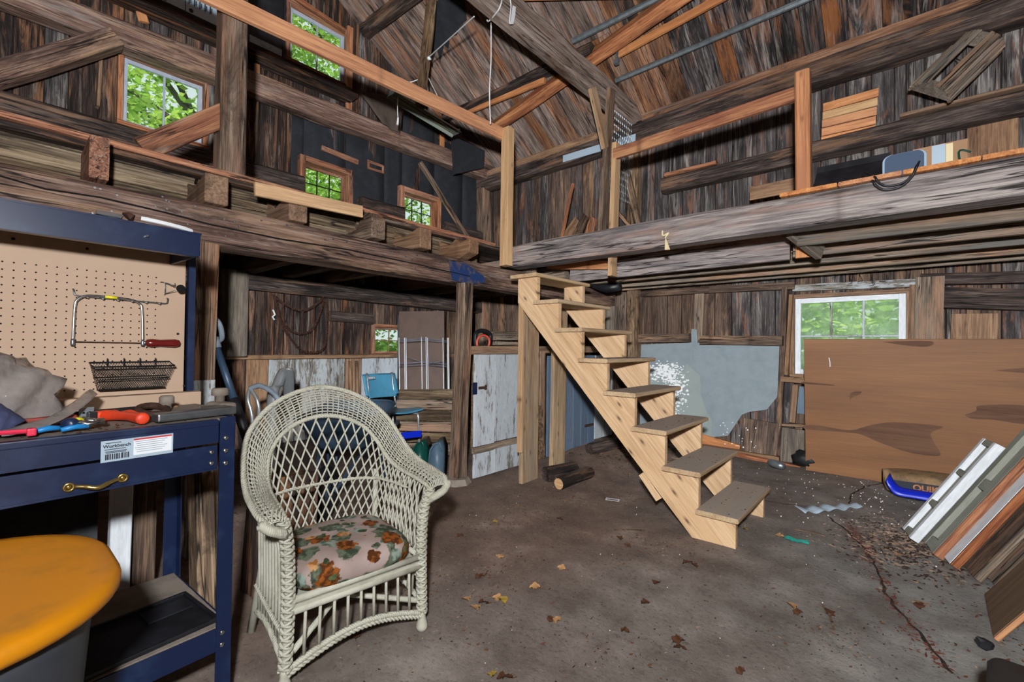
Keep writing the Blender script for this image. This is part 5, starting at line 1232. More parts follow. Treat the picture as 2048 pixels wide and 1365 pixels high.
# blue bag and clear film between the stair posts, firewood
crumple('blue_bag', (-3.16, 3.86, .78), (.07, .09, .22), plain('shiny blue plastic', '#1746a0', .3), 'shiny blue plastic bag hanging between the two stair posts', 'bag', 3.3, 3, .4, M=Matrix())
crumple('plastic_film', (-3.18, 3.82, .98), (.07, .10, .24), W['poly'], 'clear plastic film hanging above the blue bag', 'film', 5.1, 3, .4, M=Matrix())
for k, (z, lab) in enumerate(((.52, 'topmost firewood log between the two stair posts'), (.33, 'middle firewood log between the two stair posts'), (.12, 'lowest firewood log between the two stair posts'))):
    timber('firewood', (-3.5, 3.84+.02*k, z), (-2.96, 3.83, z+.02), .14+.03*k, .14+.03*k, W['bark'], rough=.012, bev=.04, label=lab, cat='log')
for k, (a_, c_, r_, lab) in enumerate((((1092, 948), (1148, 938), .075, 'dark log lying against the foot of the second stair post'), ((1118, 966), (1178, 946), .062, 'log with a pale sawn end lying in front of the second stair post'), ((1178, 908), (1238, 902), .07, 'dark log lying by the blue boards near the back'))):
    p, q = at(*a_, Z=r_), at(*c_, Z=r_); p.z = floor_z(p.x, p.y)+r_*.85; q.z = floor_z(q.x, q.y)+r_*.85
    lo_ = timber('floor_log', p, q, r_*2, r_*1.7, W['beam_dark'], rough=.012, bev=.04, label=lab, cat='log')
    if k == 1: par(B().lathe([(r_*.8, 0), (r_*.75, .004)], 12, frame(p-(q-p).normalized()*.004, q) @ Matrix.Translation((-(q-p).length/2-.003, 0, 0)) @ Matrix.Rotation(PI/2, 4, 'Y')).obj('sawn_end', W['pine_tan'], None), lo_)
# ------------------------------------------------------------------ back wall: wallboard, ledges, plywood
GP = lambda x, y, Y=5.86: at(x, y, Y=Y)
def sheet(b, pts, th, n=Vector((0, -1, 0))):
    f_ = [b.bm.verts.new(p) for p in pts]; g_ = [b.bm.verts.new(p+n*th) for p in pts]; k_ = len(pts)
    b.bm.faces.new(f_); b.bm.faces.new(list(reversed(g_)))
    for k in range(k_): b.bm.faces.new((f_[k], f_[(k+1) % k_], g_[(k+1) % k_], g_[k]))
    return b
e = empty('torn_wallboard', GP(1400, 868), label='torn grey wallboard panel nailed to the back wall', cat='panel')
out = [(1266, 690), (1380, 686), (1384, 658), (1394, 660), (1396, 686), (1566, 688), (1569, 700), (1562, 760), (1554, 795), (1534, 820), (1500, 824), (1484, 830), (1470, 852), (1456, 872), (1424, 875), (1380, 865), (1290, 862), (1262, 850)]
par(sheet(B(), [GP(*p) for p in out], .010).obj('board', W['grey_panel'], None), e)
inn = [(1296, 745), (1348, 724), (1352, 728), (1362, 746), (1368, 742), (1373, 728), (1400, 752), (1402, 790), (1412, 820), (1424, 838), (1424, 876), (1380, 866), (1290, 863)]
par(sheet(B(), [GP(x, y, 5.848) for x, y in inn], .003).obj('peeled_layer', W['grey_panel2'], None), e)
rr = random.Random(21); b = B()
for _ in range(520):
    t = rr.random(); x, y = (1300+60*t+rr.gauss(0, 8), 745+rr.gauss(0, 9)) if rr.random() < .55 else (1350+rr.gauss(0, 10), 755+75*t); s_ = rr.uniform(.5, 3.6)*(1 if t < .8 else .6)
    k_ = rr.randint(4, 6); yy = rr.uniform(5.836, 5.843); sheet(b, [GP(x+s_*math.cos(6.28*i/k_)*rr.uniform(.5, 1.6), y+s_*math.sin(6.28*i/k_)*rr.uniform(.4, 1), yy) for i in range(k_)], .0006)
par(b.obj('paint_splash', W['white_plastic'], None, kind='stuff'), e)
for (a_, c_) in (((1266, 678), (1380, 676)), ((1402, 681), (1566, 682))):
    timber('ledge_board', GP(*a_, 5.80), GP(*c_, 5.80), .10, .11, W['siding_brown'], WF, rough=.003)
PWM = None
p, q = at(1607, 946, Y=5.42), at(1612, 681, Y=5.56); p.z = 0.0
pr = p.x+2.2
e = timber('plywood_sheet', ((p.x+.0), 5.42+0, q.z/2), (p.x+1.95, 5.42, q.z/2), q.z+.02, .018, W['plywood'], up=(0, -1, -.12), label='large stained plywood sheet leaning against the back wall', cat='plywood')
e.matrix_basis = Matrix.Translation((0, .07, .004)) @ e.matrix_basis
pm = e.matrix_basis; pn = (pm.to_3x3() @ Vector((0, 0, 1))).normalized(); pn = -pn if pn.y > 0 else pn
p0_ = pm.translation+pn*.0096
def on_ply(x, y):
    r = (at(x, y, d=1)-CC); return CC+r*((p0_-CC).dot(pn)/r.dot(pn))
for poly in ([(1609, 850), (1640, 852), (1700, 861), (1740, 851), (1790, 845), (1884, 853), (1862, 866), (1867, 884), (1880, 912), (1820, 906), (1760, 886), (1715, 868), (1640, 862), (1608, 858)],
             [(1928, 830), (1952, 822), (1962, 811), (2060, 814), (2060, 848), (1985, 840), (1945, 838)], [(1766, 684), (1862, 683), (1853, 694), (1800, 690)],
             [(1606, 764), (1660, 769), (1665, 772), (1606, 768)], [(1990, 741), (2060, 736), (2060, 747)], [(1699, 800), (1702, 786), (1722, 783), (1720, 789), (1709, 793)]):
    b = B(); sheet(b, [on_ply(*q.to_tuple()[:2]) for q in smooth_path([Vector((x_, y_, 0)) for x_, y_ in poly+poly[:1]], 4)[:-1]], .0006, pn); o = b.obj('figure_stain', W['ply_stain'], None); par(o, e)
b = B(); b.tube([on_ply(1658, 716)+pn*.002, on_ply(1660, 725)+pn*.002, on_ply(1660, 734)+pn*.002], .004, 5); par(b.obj('white_scratch', W['white_plastic'], None), e)
# black rag and clear bottle at the wall foot
crumple('black_rag', at(1612, 930, Y=5.62)+Vector((0, 0, .05)), (.13, .08, .10), W['glue_dark'], 'crumpled black plastic at the plywood corner on the floor', 'rag', 9.2, 3, .5, M=Matrix())
p, q = at(1536, 924, Z=.06), at(1568, 934, Z=.05); b = B(); b.tube([p, p.lerp(q, .2), p.lerp(q, .75), q], [.014, .04, .04, .03], 10); b.obj('clear_bottle', W['glass'] if False else W['galv'], None, None, True, label='flattened silver grey bottle lying at the foot of the back wall', cat='bottle')
# bag of mix on blue plastic
e = thing('cement_bag', rot(math.radians(8), (.13, 5.26, 0)), 'tan paper bag lying on blue plastic beside the plywood', 'bag')
b = B(); b.grid(lambda u, v: Vector((-.28+.62*u, .17*math.copysign(abs(math.cos(2*PI*v))**.45, math.cos(2*PI*v)), .11+.10*math.copysign(abs(math.sin(2*PI*v))**.5, math.sin(2*PI*v))*(1-.3*abs(2*u-1)**3))), 12, 14); bmesh.ops.holes_fill(b.bm, edges=[x for x in b.bm.edges if x.is_boundary]); part(b, 'sack', plain('dusty tan paper sack', '#8a6f4e', .85, mottle=.75, scale=10, dark='#4a4038'), e, True)
b = B(); b.grid(lambda u, v: Vector((-.27+.58*u, -.1715, .075+.075*v)), 8, 3); part(b, 'band', W['ink'], e)
tc = D.curves.new('lettering', 'FONT'); tc.body = 'QUIK'; tc.size = .066; tc.extrude = .001; tc.offset = .002
letters(tc, 'lettering', W['pine_orange'], e, Matrix.Translation((-.115, -.174, .088)) @ Matrix.Rotation(PI/2, 4, 'X'))
b = B(); rb = smooth_path([at(1776, 955, Y=4.98), at(1782, 968, Y=4.97), at(1797, 983, Y=4.95), at(1835, 990, Y=4.96), at(1885, 999, Y=4.97)], 6); rows = [[b.bm.verts.new(p+Vector((.012*k, .03*k, .028*k))) for k in (-1, 0, 1)] for p in rb]
for a_, c_ in zip(rows, rows[1:]):
    for k in range(2): b.bm.faces.new((a_[k], a_[k+1], c_[k+1], c_[k]))
solid(b.obj('blue_strap', W['royal'], None, None, True, label='royal blue plastic strap curling round the tan bag', cat='strap'), .012)
# things on the right loft
ZL = 2.299
b = B(); p, q = at(1622, 372, Y=4.1), at(1780, 345, Y=4.1)
e = empty('black_shelf', (p.x, 4.1, ZL), label='black board tilted on the right loft behind the orange post', cat='board')
zt = at(1700, 327, Y=4.25).z
par(sheet(B(), [Vector((p.x, 3.95, ZL+.01)), Vector((q.x, 3.95, ZL+.01)), Vector((q.x, 4.25, zt-.03)), Vector((p.x+.02, 4.25, zt-.03))], .015).obj('board', W['black_plastic'], None), e); par(sheet(B(), [Vector((p.x+.02, 4.25, zt-.03)), Vector((q.x, 4.25, zt-.03)), Vector((q.x, 4.26, zt+.02)), Vector((p.x+.02, 4.26, zt+.02))], .012).obj('lip', W['black_plastic'], None), e)
c = at(1808, 325, Y=4.0); e = empty('blue_pad', (c.x, 4.0, ZL), label='slate blue rounded pad standing on the right loft', cat='pad')
def pad(hw, hh, r, th): return B().prism(rr_poly(hw, hh, r), th, Matrix(((1, 0, 0, 0), (0, 0, -1, 0), (0, 1, 0, 0), (0, 0, 0, 1))))
ph = at(1808, 307, Y=4.0).z; hh = (ph-ZL)/2
o = pad(.10, hh, .04, .03).obj('pad', W['pillow_blue'], None, T((c.x, 4.0, ZL+hh))); par(o, e); par(pad(.112, hh+.004, .045, .022).obj('edge', W['pale_edge'], None, T((c.x, 4.012, ZL+hh+.002))), e)
p, q = at(1826, 330, Y=4.35), at(1935, 330, Y=4.35); zt = at(1930, 278, Y=4.35).z; zt2 = at(1826, 306, Y=4.35).z
e = empty('cardboard_box', ((p.x+q.x)/2, 4.5, ZL), label='taped cardboard box on the right loft', cat='box')
b = B(); b.box(((p.x+q.x)/2, 4.52, (ZL+zt)/2), (q.x-p.x, .34, zt-ZL)); par(b.obj('carton', W['cardboard'], None), e)
tx = at(1877, 300, Y=4.35).x; b = B(); b.box((tx, 4.347, (ZL+zt)/2), (.07, .004, zt-ZL-.01)); par(b.obj('silver_tape', W['silver_label'], None), e); b = B(); b.box((tx+.055, 4.347, (ZL+zt)/2), (.035, .004, zt-ZL-.02)); par(b.obj('paper_strip', W['twine'], None), e)
for s in (-1, 1): par(B().tube(smooth_path([(tx+.16*s, 4.345, zt-.10), (tx+.10*s, 4.33, zt-.09), (tx+.13*s, 4.33, ZL+.10), (tx+.08*s, 4.335, ZL+.03)], 5), .006, 6).obj('wire', W['teal_dark'], None, None, True), e)
b = B()
pts = [at(1725, 352, Y=3.62), at(1745, 362, Y=3.43), at(1752, 372, Y=3.42), at(1770, 380, Y=3.42), at(1800, 374, Y=3.42), at(1822, 356, Y=3.42), at(1832, 335, Y=3.43), at(1834, 331, Y=3.6)]
b.tube(smooth_path(pts, 6), .007, 8); b.tube(smooth_path([p+Vector((.01, -.003, .02)) for p in pts], 6), .006, 8); b.obj('black_cable', W['black_plastic'], None, None, True, label='black cable looped over the edge of the right loft', cat='cable')
p, q = at(1500, 388, Y=5.1), at(1600, 372, Y=5.1); timber('low_board', (p.x, 5.1, p.z), (q.x, 5.1, p.z), .02, .14, W['board_brown'], label='brown board on edge on the right loft left of the orange post', cat='board')
p, q = at(1985, 290, Y=5.86), at(1985, 250, Y=5.86); timber('brown_board', (p.x, 5.88, 2.3), (q.x, 5.88, q.z+.02), .32, .02, W['board_brown'], label='orange brown board behind the cardboard box on the right loft', cat='board')
# things leaning in the loft corner
lf = lambda x, y: at(x, y, X=-3.35)
timber('stick', lf(1120, 492), lf(1146, 368), .035, .03, W['pine_rust'], label='orange stick leaning in the loft corner', cat='stick')
timber('leaning_board', lf(1150, 478), lf(1172, 432), .12, .015, W['siding_brown'], up=(1, -.5, 0), label='thin grey brown board leaning by the orange stick', cat='board')
timber('leaning_board', at(1132, 480, X=-3.5), at(1158, 444, X=-3.5), .18, .02, W['board_brown'], up=(1, -.5, 0), label='brown board behind the thin leaning board, left one', cat='board')
timber('leaning_board', at(1178, 480, X=-3.5), at(1186, 436, X=-3.5), .16, .02, W['trim_orange'], up=(1, -.5, 0), label='rust brown board right of the thin leaning board', cat='board')
# slatted crate hanging from the plate
A0, A1 = at(1868, 172, d=3.9), at(1972, 70, d=3.9); ex_ = (A1-A0).normalized(); wv = at(1898, 188, d=3.85)-at(1838, 154, d=4.0); wv = (wv-ex_*wv.dot(ex_)); HW = wv.length/2+.02; ey_ = wv.normalized(); ez_ = ex_.cross(ey_)
if ez_.dot(CC-A0) < 0: ez_ = -ez_
XM = Matrix(((ex_.x, ey_.x, ez_.x, A0.x), (ex_.y, ey_.y, ez_.y, A0.y), (ex_.z, ey_.z, ez_.z, A0.z), (0, 0, 0, 1))); LC = (A1-A0).length
e = thing('slatted_crate', XM, 'weathered slatted wooden crate hanging under the right roof edge', 'crate')
arc = lambda t: (-HW*math.cos(t), -.10+.13*math.sin(t))
for x in (.012, LC-.012):
    b = B(); b.prism([arc(PI*k/12) for k in range(13)], .022, Matrix(((0, 0, 1, x), (1, 0, 0, 0), (0, 1, 0, 0), (0, 0, 0, 1)))); part(b, 'end_board', W['grey_post'], e)
for k in (.2, 1.0, 1.8, 2.6, 4.4, 5.2, 6.0, 6.8, 7.5):
    t = PI*(k+1)/9.6; y, z = arc(t); timber('slat', XM @ Vector((-.02 , y, z)), XM @ Vector((LC+.01 if k > .5 else LC*.8, y, z)), .036, .014, W['joist'], e, up=XM.to_3x3() @ Vector((0, -math.cos(t)*.6, 1)), rough=.002)
for y in (-HW, HW): timber('runner', XM @ Vector((0, y*.97, -.10)), XM @ Vector((LC, y*.97, -.10)), .025, .02, W['joist'], e)
b = B(); b.tube([XM @ Vector((LC*.5, 0, 0)), XM @ Vector((LC*.5, 0, -.08))+Vector((0, .3, .25))], .004, 5); par(b.obj('wire', W['black_iron'], None), e)
# fluorescent fixture hung on cords, and the cords
F0, F1 = at(783, 188, X=-4.6), at(914, 268, X=-4.6)
FM = frame(F0, F1); LF = (F1-F0).length
e = thing('shop_light', FM, 'long grey fluorescent shop light hanging in the left loft', 'lamp')
part(B().prism([(-.10, -.02), (-.085, .0), (-.03, .05), (.03, .05), (.085, .0), (.10, -.02), (.085, -.012), (.03, .035), (-.03, .035), (-.085, -.012)], LF, Matrix(((0, 0, 1, 0), (1, 0, 0, 0), (0, 1, 0, 0), (0, 0, 0, 1)))), 'reflector', plain('dull greenish enamel', '#8b948a', .4, .2), e)
for y in (-.04, .04): part(B().tube([(-LF/2+.03, y, .01), (LF/2-.03, y, .01)], .016, 8), 'tube', plain('dull lamp tube', '#8f8f78', .4) if y < 0 else D.materials['dull lamp tube'], e, True)
for x in (-1, 1): part(B().box((x*(LF/2-.012), 0, .02), (.022, .12, .06), bev=.004), 'end_cap', W['galv'], e)
TBc = at(948, 33, X=-2.98); hk = at(856, 116, X=-4.36)
e = empty('hanging_cord', TBc, label='white cord from the big tie beam through a pulley to the shop light', cat='cord')
kn = at(855, 152, X=-4.42); par(B().tube([TBc, hk], .007, 5).obj('cord', W['rope_white'], None), e); par(B().tube([hk, kn], .006, 5).obj('cord', W['rope_white'], None), e)
for q in (at(818, 166, X=-4.6), at(856, 190, X=-4.6), at(877, 196, X=-4.6)): par(B().tube([kn, q], .005, 5).obj('cord', W['rope_white'], None), e)
b = B(); b.tube([at(818, 166, X=-4.6)+Vector((0, .03*math.cos(t), .03*math.sin(t))) for t in [i*PI/5 for i in range(10)]], .008, 5, closed=True); par(b.obj('ring', W['galv'], None, None, True), e)
b = B(); b.lathe([(.03, -.012), (.022, 0), (.03, .012)], 12, T(hk+Vector((.04, -.01, -.02))) @ Matrix.Rotation(PI/2, 4, 'Y')); par(b.obj('pulley', W['white_plastic'], None, None, True), e)
b = B(); b.tube(smooth_path([at(796, 192, X=-4.6), at(795, 215, X=-4.6), at(796, 236, X=-4.6)], 4), .005, 5); b.tube([at(796, 236, X=-4.6), at(795, 250, X=-4.6)], [.010, .014], 6); b.obj('pull_cord', W['rope_white'], None, None, label='short white pull cord under the shop light', cat='cord')
e = empty('long_cord', at(978, 40, X=-2.99), label='long white cord hanging straight down from the tie beam', cat='cord')
par(B().tube(smooth_path([at(1006, -10, X=-2.78), at(998, 18, X=-2.78), at(978, 42, X=-2.985), at(974, 40, X=-2.99)], 5), .007, 5).obj('loop', W['rope_white'], None, None, True), e)
par(B().tube(smooth_path([at(982, 45, X=-2.99), at(982, 120, X=-2.99), at(979, 180, X=-2.99), at(981, 248, X=-2.99)], 6), .006, 5).obj('drop', W['rope_white'], None, None, True), e)
e = empty('rag_strip', at(1020, 15, X=-2.76), label='white rag strip tied to the side of the tie beam', cat='rag')
par(B().tube(smooth_path([at(1018, -8, X=-2.775), at(1022, 12, X=-2.775), at(1019, 44, X=-2.775), at(1024, 47, X=-2.775)], 5), .006, 5).obj('string', W['rope_white'], None, None, True), e)
par(sheet(B(), [at(x, y, X=-2.77) for x, y in ((1025, 11), (1031, 14), (1030, 30), (1026, 49), (1020, 46), (1023, 28))], .004, Vector((1, 0, 0))).obj('strip', W['rope_white'], None), e)
e = empty('straw_tassel', at(1326, 462, Y=3.44), label='straw coloured twine knot hanging on the grey loft beam', cat='twine')
par(B().tube(smooth_path([at(1325, 462, Y=3.43), at(1326, 472, Y=3.42), at(1337, 466, Y=3.42), at(1330, 476, Y=3.42)], 4), .007, 5).obj('knot', W['twine'], None, None, True), e)
b = B()
for k in range(7): b.tube([at(1331, 476, Y=3.42), at(1330+k*1.6, 500, Y=3.41)], .003, 4)
par(b.obj('fringe', W['twine'], None), e)
# black folded sheet and brown flap on the gable wall
b = B(); q = [at(902, 272, X=-5.45), at(968, 302, X=-5.45), at(966, 336, X=-5.4), at(906, 350, X=-5.4), at(903, 300, X=-5.4)]; sheet(b, q, .02, Vector((1, 0, 0)))
b.hull([at(902, 272, X=-5.45), at(968, 302, X=-5.45), at(966, 336, X=-5.42), at(906, 350, X=-5.42), at(905, 268, X=-5.75), at(960, 296, X=-5.75), at(958, 335, X=-5.75)]); b.obj('black_sheet', W['tarpaper'], None, label='black folded sheet tucked over the girt in the loft corner', cat='sheet')
b = B(); P4 = [at(718, 182, X=-5.5), at(812, 196, X=-5.5), at(800, 268, X=-5.5), at(765, 248, X=-5.5)]
b.grid(lambda u, v: P4[0].lerp(P4[1], u).lerp(P4[3].lerp(P4[2], u), v)+Vector((.04*mnoise.noise((u*3, v*3, 5)), 0, 0)), 8, 8); solid(b.obj('brown_flap', plain('grey brown building paper', '#4a3f37', .9, mottle=.4, scale=6, dark='#2e2723'), None, None, True, label='grey brown torn paper flap hanging above the girt', cat='paper'), .004)
# printed box and dark board on the high shelf
zs = 4.686
def on_shelf(x0, x1, X): return at(x0, 60, X=X).y, at(x1, 60, X=X).y
y0, y1 = on_shelf(332, 440, -5.62)
e = empty('printed_carton', (-5.70, (y0+y1)/2, zs), label='white carton with black print on the high shelf, left of the square post', cat='box')
par(B().box((-5.72, (y0+y1)/2, zs+.15), (.2, y1-y0, .30)).obj('carton', W['silver_label'], None), e)
b = B(); X_ = -5.618
for k in range(5): b.box((X_, y0+.40*(y1-y0)+.10*(y1-y0)*k, zs+.15), (.003, .012, .12)); b.box((X_, y0+.43*(y1-y0)+.10*(y1-y0)*k, zs+.13), (.003, .010, .05))
b.box((X_, y0+.33*(y1-y0), zs+.15), (.003, .006, .3)); b.box((X_, y0+.08, zs+.2), (.003, .08, .05)); par(b.obj('print', W['ink'], None), e)
b = B(); b.lathe([(.02, 0), (.02, .003)], 14, T((X_, y0+.44*(y1-y0), zs+.03)) @ Matrix.Rotation(PI/2, 4, 'Y')); par(b.obj('dot', W['ink'], None), e); b = B(); b.box((X_, y0+.03, zs+.27), (.003, .10, .05)); par(b.obj('red_mark', W['ink_red'], None), e)
y0, y1 = on_shelf(497, 572, -5.74)
e = empty('framed_board', (-5.80, (y0+y1)/2, zs), label='black framed panel standing on the high shelf beside the window', cat='panel')
par(B().box((-5.81, (y0+y1)/2, zs+.45), (.03, y1-y0, .90)).obj('panel', W['black_plastic'], None), e); par(B().box((-5.79, (y0+y1)/2, zs+.10), (.02, y1-y0-.05, .16), bev=.003).obj('lower_sheet', W['galv'], None), e)
for y in (y0, y1): par(B().box((-5.795, y, zs+.45), (.03, .025, .90)).obj('frame', W['black_plastic'], None), e)
# chicken wire in the bent
b = B(); y0, y1, z0, z1 = 4.95, 5.68, 3.0, 4.33; s_ = .052
def inside(y, z): return 3.2 < z < 4.34
ny, nz = int((y1-y0)/(s_*.5)), int((z1-z0)/(s_*.87))
for i in range(ny):
    run = []
    for j in range(nz*2+1):
        y = y0+i*s_*.5+(.25 if (j//2+i) % 2 else -.25)*s_*.5; z = z0+j*s_*.435
        if inside(y, z): run.append((-2.83, y, z))
        elif len(run) > 1: b.tube(run, .0022, 3, cap=False); run = []
        else: run = []
    if len(run) > 1: b.tube(run, .0022, 3, cap=False)
b.obj('chicken_wire', W['galv'], None, label='chicken wire netting stretched under the end of the tie beam', cat='netting')
# sloped black pipe end under the right loft
b = B(); b.tube([at(1178, 571, Y=4.88), at(1215, 577, Y=4.88), at(1240, 572, Y=4.88)], [.02, .06, .055], 8); b.obj('black_funnel', W['black_plastic'], None, None, True, label='black funnel shaped thing under the right loft joists', cat='funnel')
ORD = 'first second third fourth fifth sixth seventh eighth ninth tenth eleventh twelfth thirteenth fourteenth fifteenth sixteenth seventeenth eighteenth nineteenth twentieth twenty-first twenty-second twenty-third'.split()
# nails and hanging wires over the back window
for k, (x, y) in enumerate(((1668, 545), (1700, 557), (1720, 552), (1745, 560))):
    p = at(x, y, Y=5.6); b = B(); b.tube([p+Vector((0, 0, .06)), p, p+Vector((.02, -.01, -.05)), p+Vector((-.02, -.01, -.06))], .003, 4); o = b.obj('wire_hook', W['black_iron'], None, label='thin bent wire hanging over the back window, %s of four from the left' % ORD[k], cat='wire', group='bent wires over the back window')

# ------------------------------------------------------------------ leaning shutters and boards on the right
LA = math.radians(11)
EV = Vector((.515*math.cos(LA), .515*math.sin(LA), .857)).normalized(); WV = Vector((-math.sin(LA), math.cos(LA), 0)); NV = EV.cross(WV)
if NV.z < 0: NV = -NV
def lean(name, bx, by, w_, L, th, rail, panel, lab, slots, rw=.045, lift=0.0, edge=None, la=LA):
    EV = Vector((.515*math.cos(la), .515*math.sin(la), .857)).normalized(); WV = Vector((-math.sin(la), math.cos(la), 0)); NV = EV.cross(WV)
    if NV.z < 0: NV = -NV
    e = empty(name, (bx, by, 0), label=lab, cat='shutter' if slots else 'board')
    P_ = lambda l, y: Vector((bx, by, .012))+NV*lift+EV*l+WV*y
    h = w_/2
    if slots:
        for y in (-h+rw/2, h-rw/2): timber('stile', P_(0, y), P_(L, y), rw, th, rail, e, up=NV)
        k_ = [0]+[L*i/slots for i in range(1, slots)]+[L]
        for l in k_: timber('cross_rail', P_(min(max(l, rw/2), L-rw/2), -h+rw), P_(min(max(l, rw/2), L-rw/2), h-rw), rw, th*.9, W['sage_paint'], e, up=NV)
        for a_, c_ in zip(k_, k_[1:]): timber('field', P_(a_+.02, 0)-NV*th*.25, P_(c_-.02, 0)-NV*th*.25, w_-rw*2+.01, th*.3, panel, e, up=NV)
    else:
        timber('face', P_(0, 0), P_(L, 0), w_, th, panel, e, up=NV, rough=.002)
    if edge: timber('edge_strip', P_(0, -h-.009), P_(L, -h-.009), .018, th*1.05, edge, e, up=NV)
    return e
lean('window_shutter', .07, 3.97, .20, .76, .05, W['white_paint'], W['sage_paint'], 'small white shutter with three recesses, topmost of the leaning stack', 3, rw=.04, lift=.06)
lean('door_shutter', .12, 3.88, .24, 2.0, .05, W['sage_paint'], W['sage_paint'], 'long sage grey shutter with a rust brown edge, second in the leaning stack', 4, rw=.07, edge=W['pine_rust'])
lean('white_batten_board', .19, 3.74, .17, 2.0, .04, None, W['white_paint'], 'long chipped white board, third in the leaning stack', 0, edge=W['pine_rust'])
lean('dark_board', .27, 3.64, .22, 1.9, .03, None, W['siding_brown'], 'dark brown board under the chipped white board in the leaning stack', 0, edge=W['joist'])
lean('grey_brown_board', .36, 3.52, .22, 1.66, .03, None, W['joist'], 'grey brown board, lowest of the leaning stack', 0, edge=W['board_brown'])
PL_ = wood('plain brown ply', ('#55402c', '#654d36', '#745a40'), [], var=.1, bump=.15, gs=.6)
lean('plywood_offcut', .30, 3.10, .47, 1.7, .018, None, PL_, 'brown plywood offcut leaning at the right edge of the photo', 0, edge=W['pine_orange'], la=-.03)
# black bin corner at bottom right
b = B(); k_ = at(1956, 1306, Z=.325); M = rot(math.radians(-6), (k_.x+.20, k_.y-.24, 0)); e = thing('black_bin', M, 'black plastic bin at the bottom right corner', 'bin')
part(loft(B(), [(rr_poly(.16, .20, .03), 0), (rr_poly(.19, .23, .03), .30)]), 'body', W['black_plastic'], e, True); part(loft(B(), [(rr_poly(.20, .24, .035), .295), (rr_poly(.205, .245, .035), .31), (rr_poly(.195, .235, .03), .325)]), 'lid', W['black_plastic'], e, True)
b = B(); p = at(1968, 1285, Z=.03); rr = random.Random(8); b.hull([p+Vector((rr.uniform(-.03, .03), rr.uniform(-.025, .025), rr.uniform(-.03, .02))) for _ in range(30)]); b.obj('black_stone', W['black_plastic'], None, label='black lump on the floor beside the plywood offcut', cat='stone')

# ------------------------------------------------------------------ litter on the floor
def flat(x, y, z=0.0): p = at(x, y, Z=0); return Vector((p.x, p.y, floor_z(p.x, p.y)+z))
b = B(); e0, e1 = flat(1600, 1027), flat(1718, 1017); sd = (e1-e0); sn = Vector((-sd.y, sd.x, 0)).normalized()
b.grid(lambda u, v: e0+sd*u+sn*((.10*(v-.5)+.012*math.sin(u*17))*(1-.5*u))+Vector((0, 0, .022+.012*math.sin(u*26+v)*(1-u*.4)+.012*(v-.5))), 40, 3); solid(b.obj('crumpled_flashing', W['silver_label'], None, None, True, label='crumpled strip of metal flashing lying right of the stairs', cat='flashing'), .002)
c = flat(1225, 1002, .004); b = B(); M = rot(.35, c); e = thing('white_card', M, 'small white card frame on the floor left of the stairs', 'card')
for cc, dd in (((0, .022, .001), (.11, .010, .002)), ((0, -.022, .001), (.11, .010, .002)), ((.05, 0, .001), (.010, .05, .002)), ((-.05, 0, .001), (.010, .05, .002))): part(B().box(cc, dd), 'edge', W['paper'], e)
c = flat(1592, 1084, .004); rr = random.Random(17); b = B()
b.grid(lambda u, v: c+Vector((.13*(u-.5)+.01*math.sin(v*7), .05*(v-.5)+.012*math.sin(u*9), .006+.022*abs(mnoise.noise((u*5, v*4, 2))))), 12, 6); solid(b.obj('teal_wrapper', W['teal_scrap'], None, label='crumpled teal wrapper on the floor right of the stairs', cat='wrapper'), .001)
def leaf_mesh(seed):
    rr = random.Random(seed); b = B(); n = 10; L = .07; vs = []
    for i in range(n+1):
        t = i/n; wd_ = .026*math.sin(PI*t)**.7*(1+.35*math.sin(9*t+seed)); vs.append([b.bm.verts.new((L*(t-.5), s*wd_, .012*abs(s)*rr.uniform(.2, 1)+.014*math.sin(PI*t)*rr.uniform(.2, 1))) for s in (-1, 0, 1)])
    for a_, c_ in zip(vs, vs[1:]):
        for k in range(2): b.bm.faces.new((a_[k], c_[k], c_[k+1], a_[k+1]))
    b.tube([(L*.5, 0, .002), (L*.75, .006, .001)], .001, 4); return b.mesh(True)
LM = [leaf_mesh(s) for s in range(6)]
for m_, k in zip(LM, range(6)): m_.materials.append(W[('leaf_brown', 'leaf_tan', 'leaf_brown', 'leaf_tan', 'leaf_yellow', 'leaf_brown')[k]])
kinds = ('leaf_brown', 'leaf_tan', 'leaf_brown', 'leaf_tan', 'leaf_yellow', 'leaf_brown')
spots = [(995, 1202, 3), (1070, 1178, 3), (1123, 1140, 3), (1115, 1245, 3), (1100, 1243, 0), (1005, 1205, 4), (950, 1220, 3), (968, 1210, 0), (932, 1202, 3), (1038, 1015, 3), (1390, 1135, 0), (1375, 1130, 2), (1312, 1170, 2), (1355, 1285, 0), (1360, 1300, 5), (1583, 1215, 3), (1595, 1228, 0), (1250, 1265, 5), (985, 1352, 4), (1010, 1360, 0), (1490, 1060, 4), (1560, 1075, 3), (1795, 1110, 3), (1775, 1100, 0), (1120, 1040, 0), (920, 1075, 0), (1240, 1080, 0), (1255, 1095, 2), (1480, 1345, 0), (1130, 1005, 3), (715, 1275, 0), (990, 1045, 4), (1290, 1210, 2), (960, 1155, 0), (1000, 1115, 3), (1840, 1215, 0), (1660, 1230, 0)]
spots.sort(); count = {}
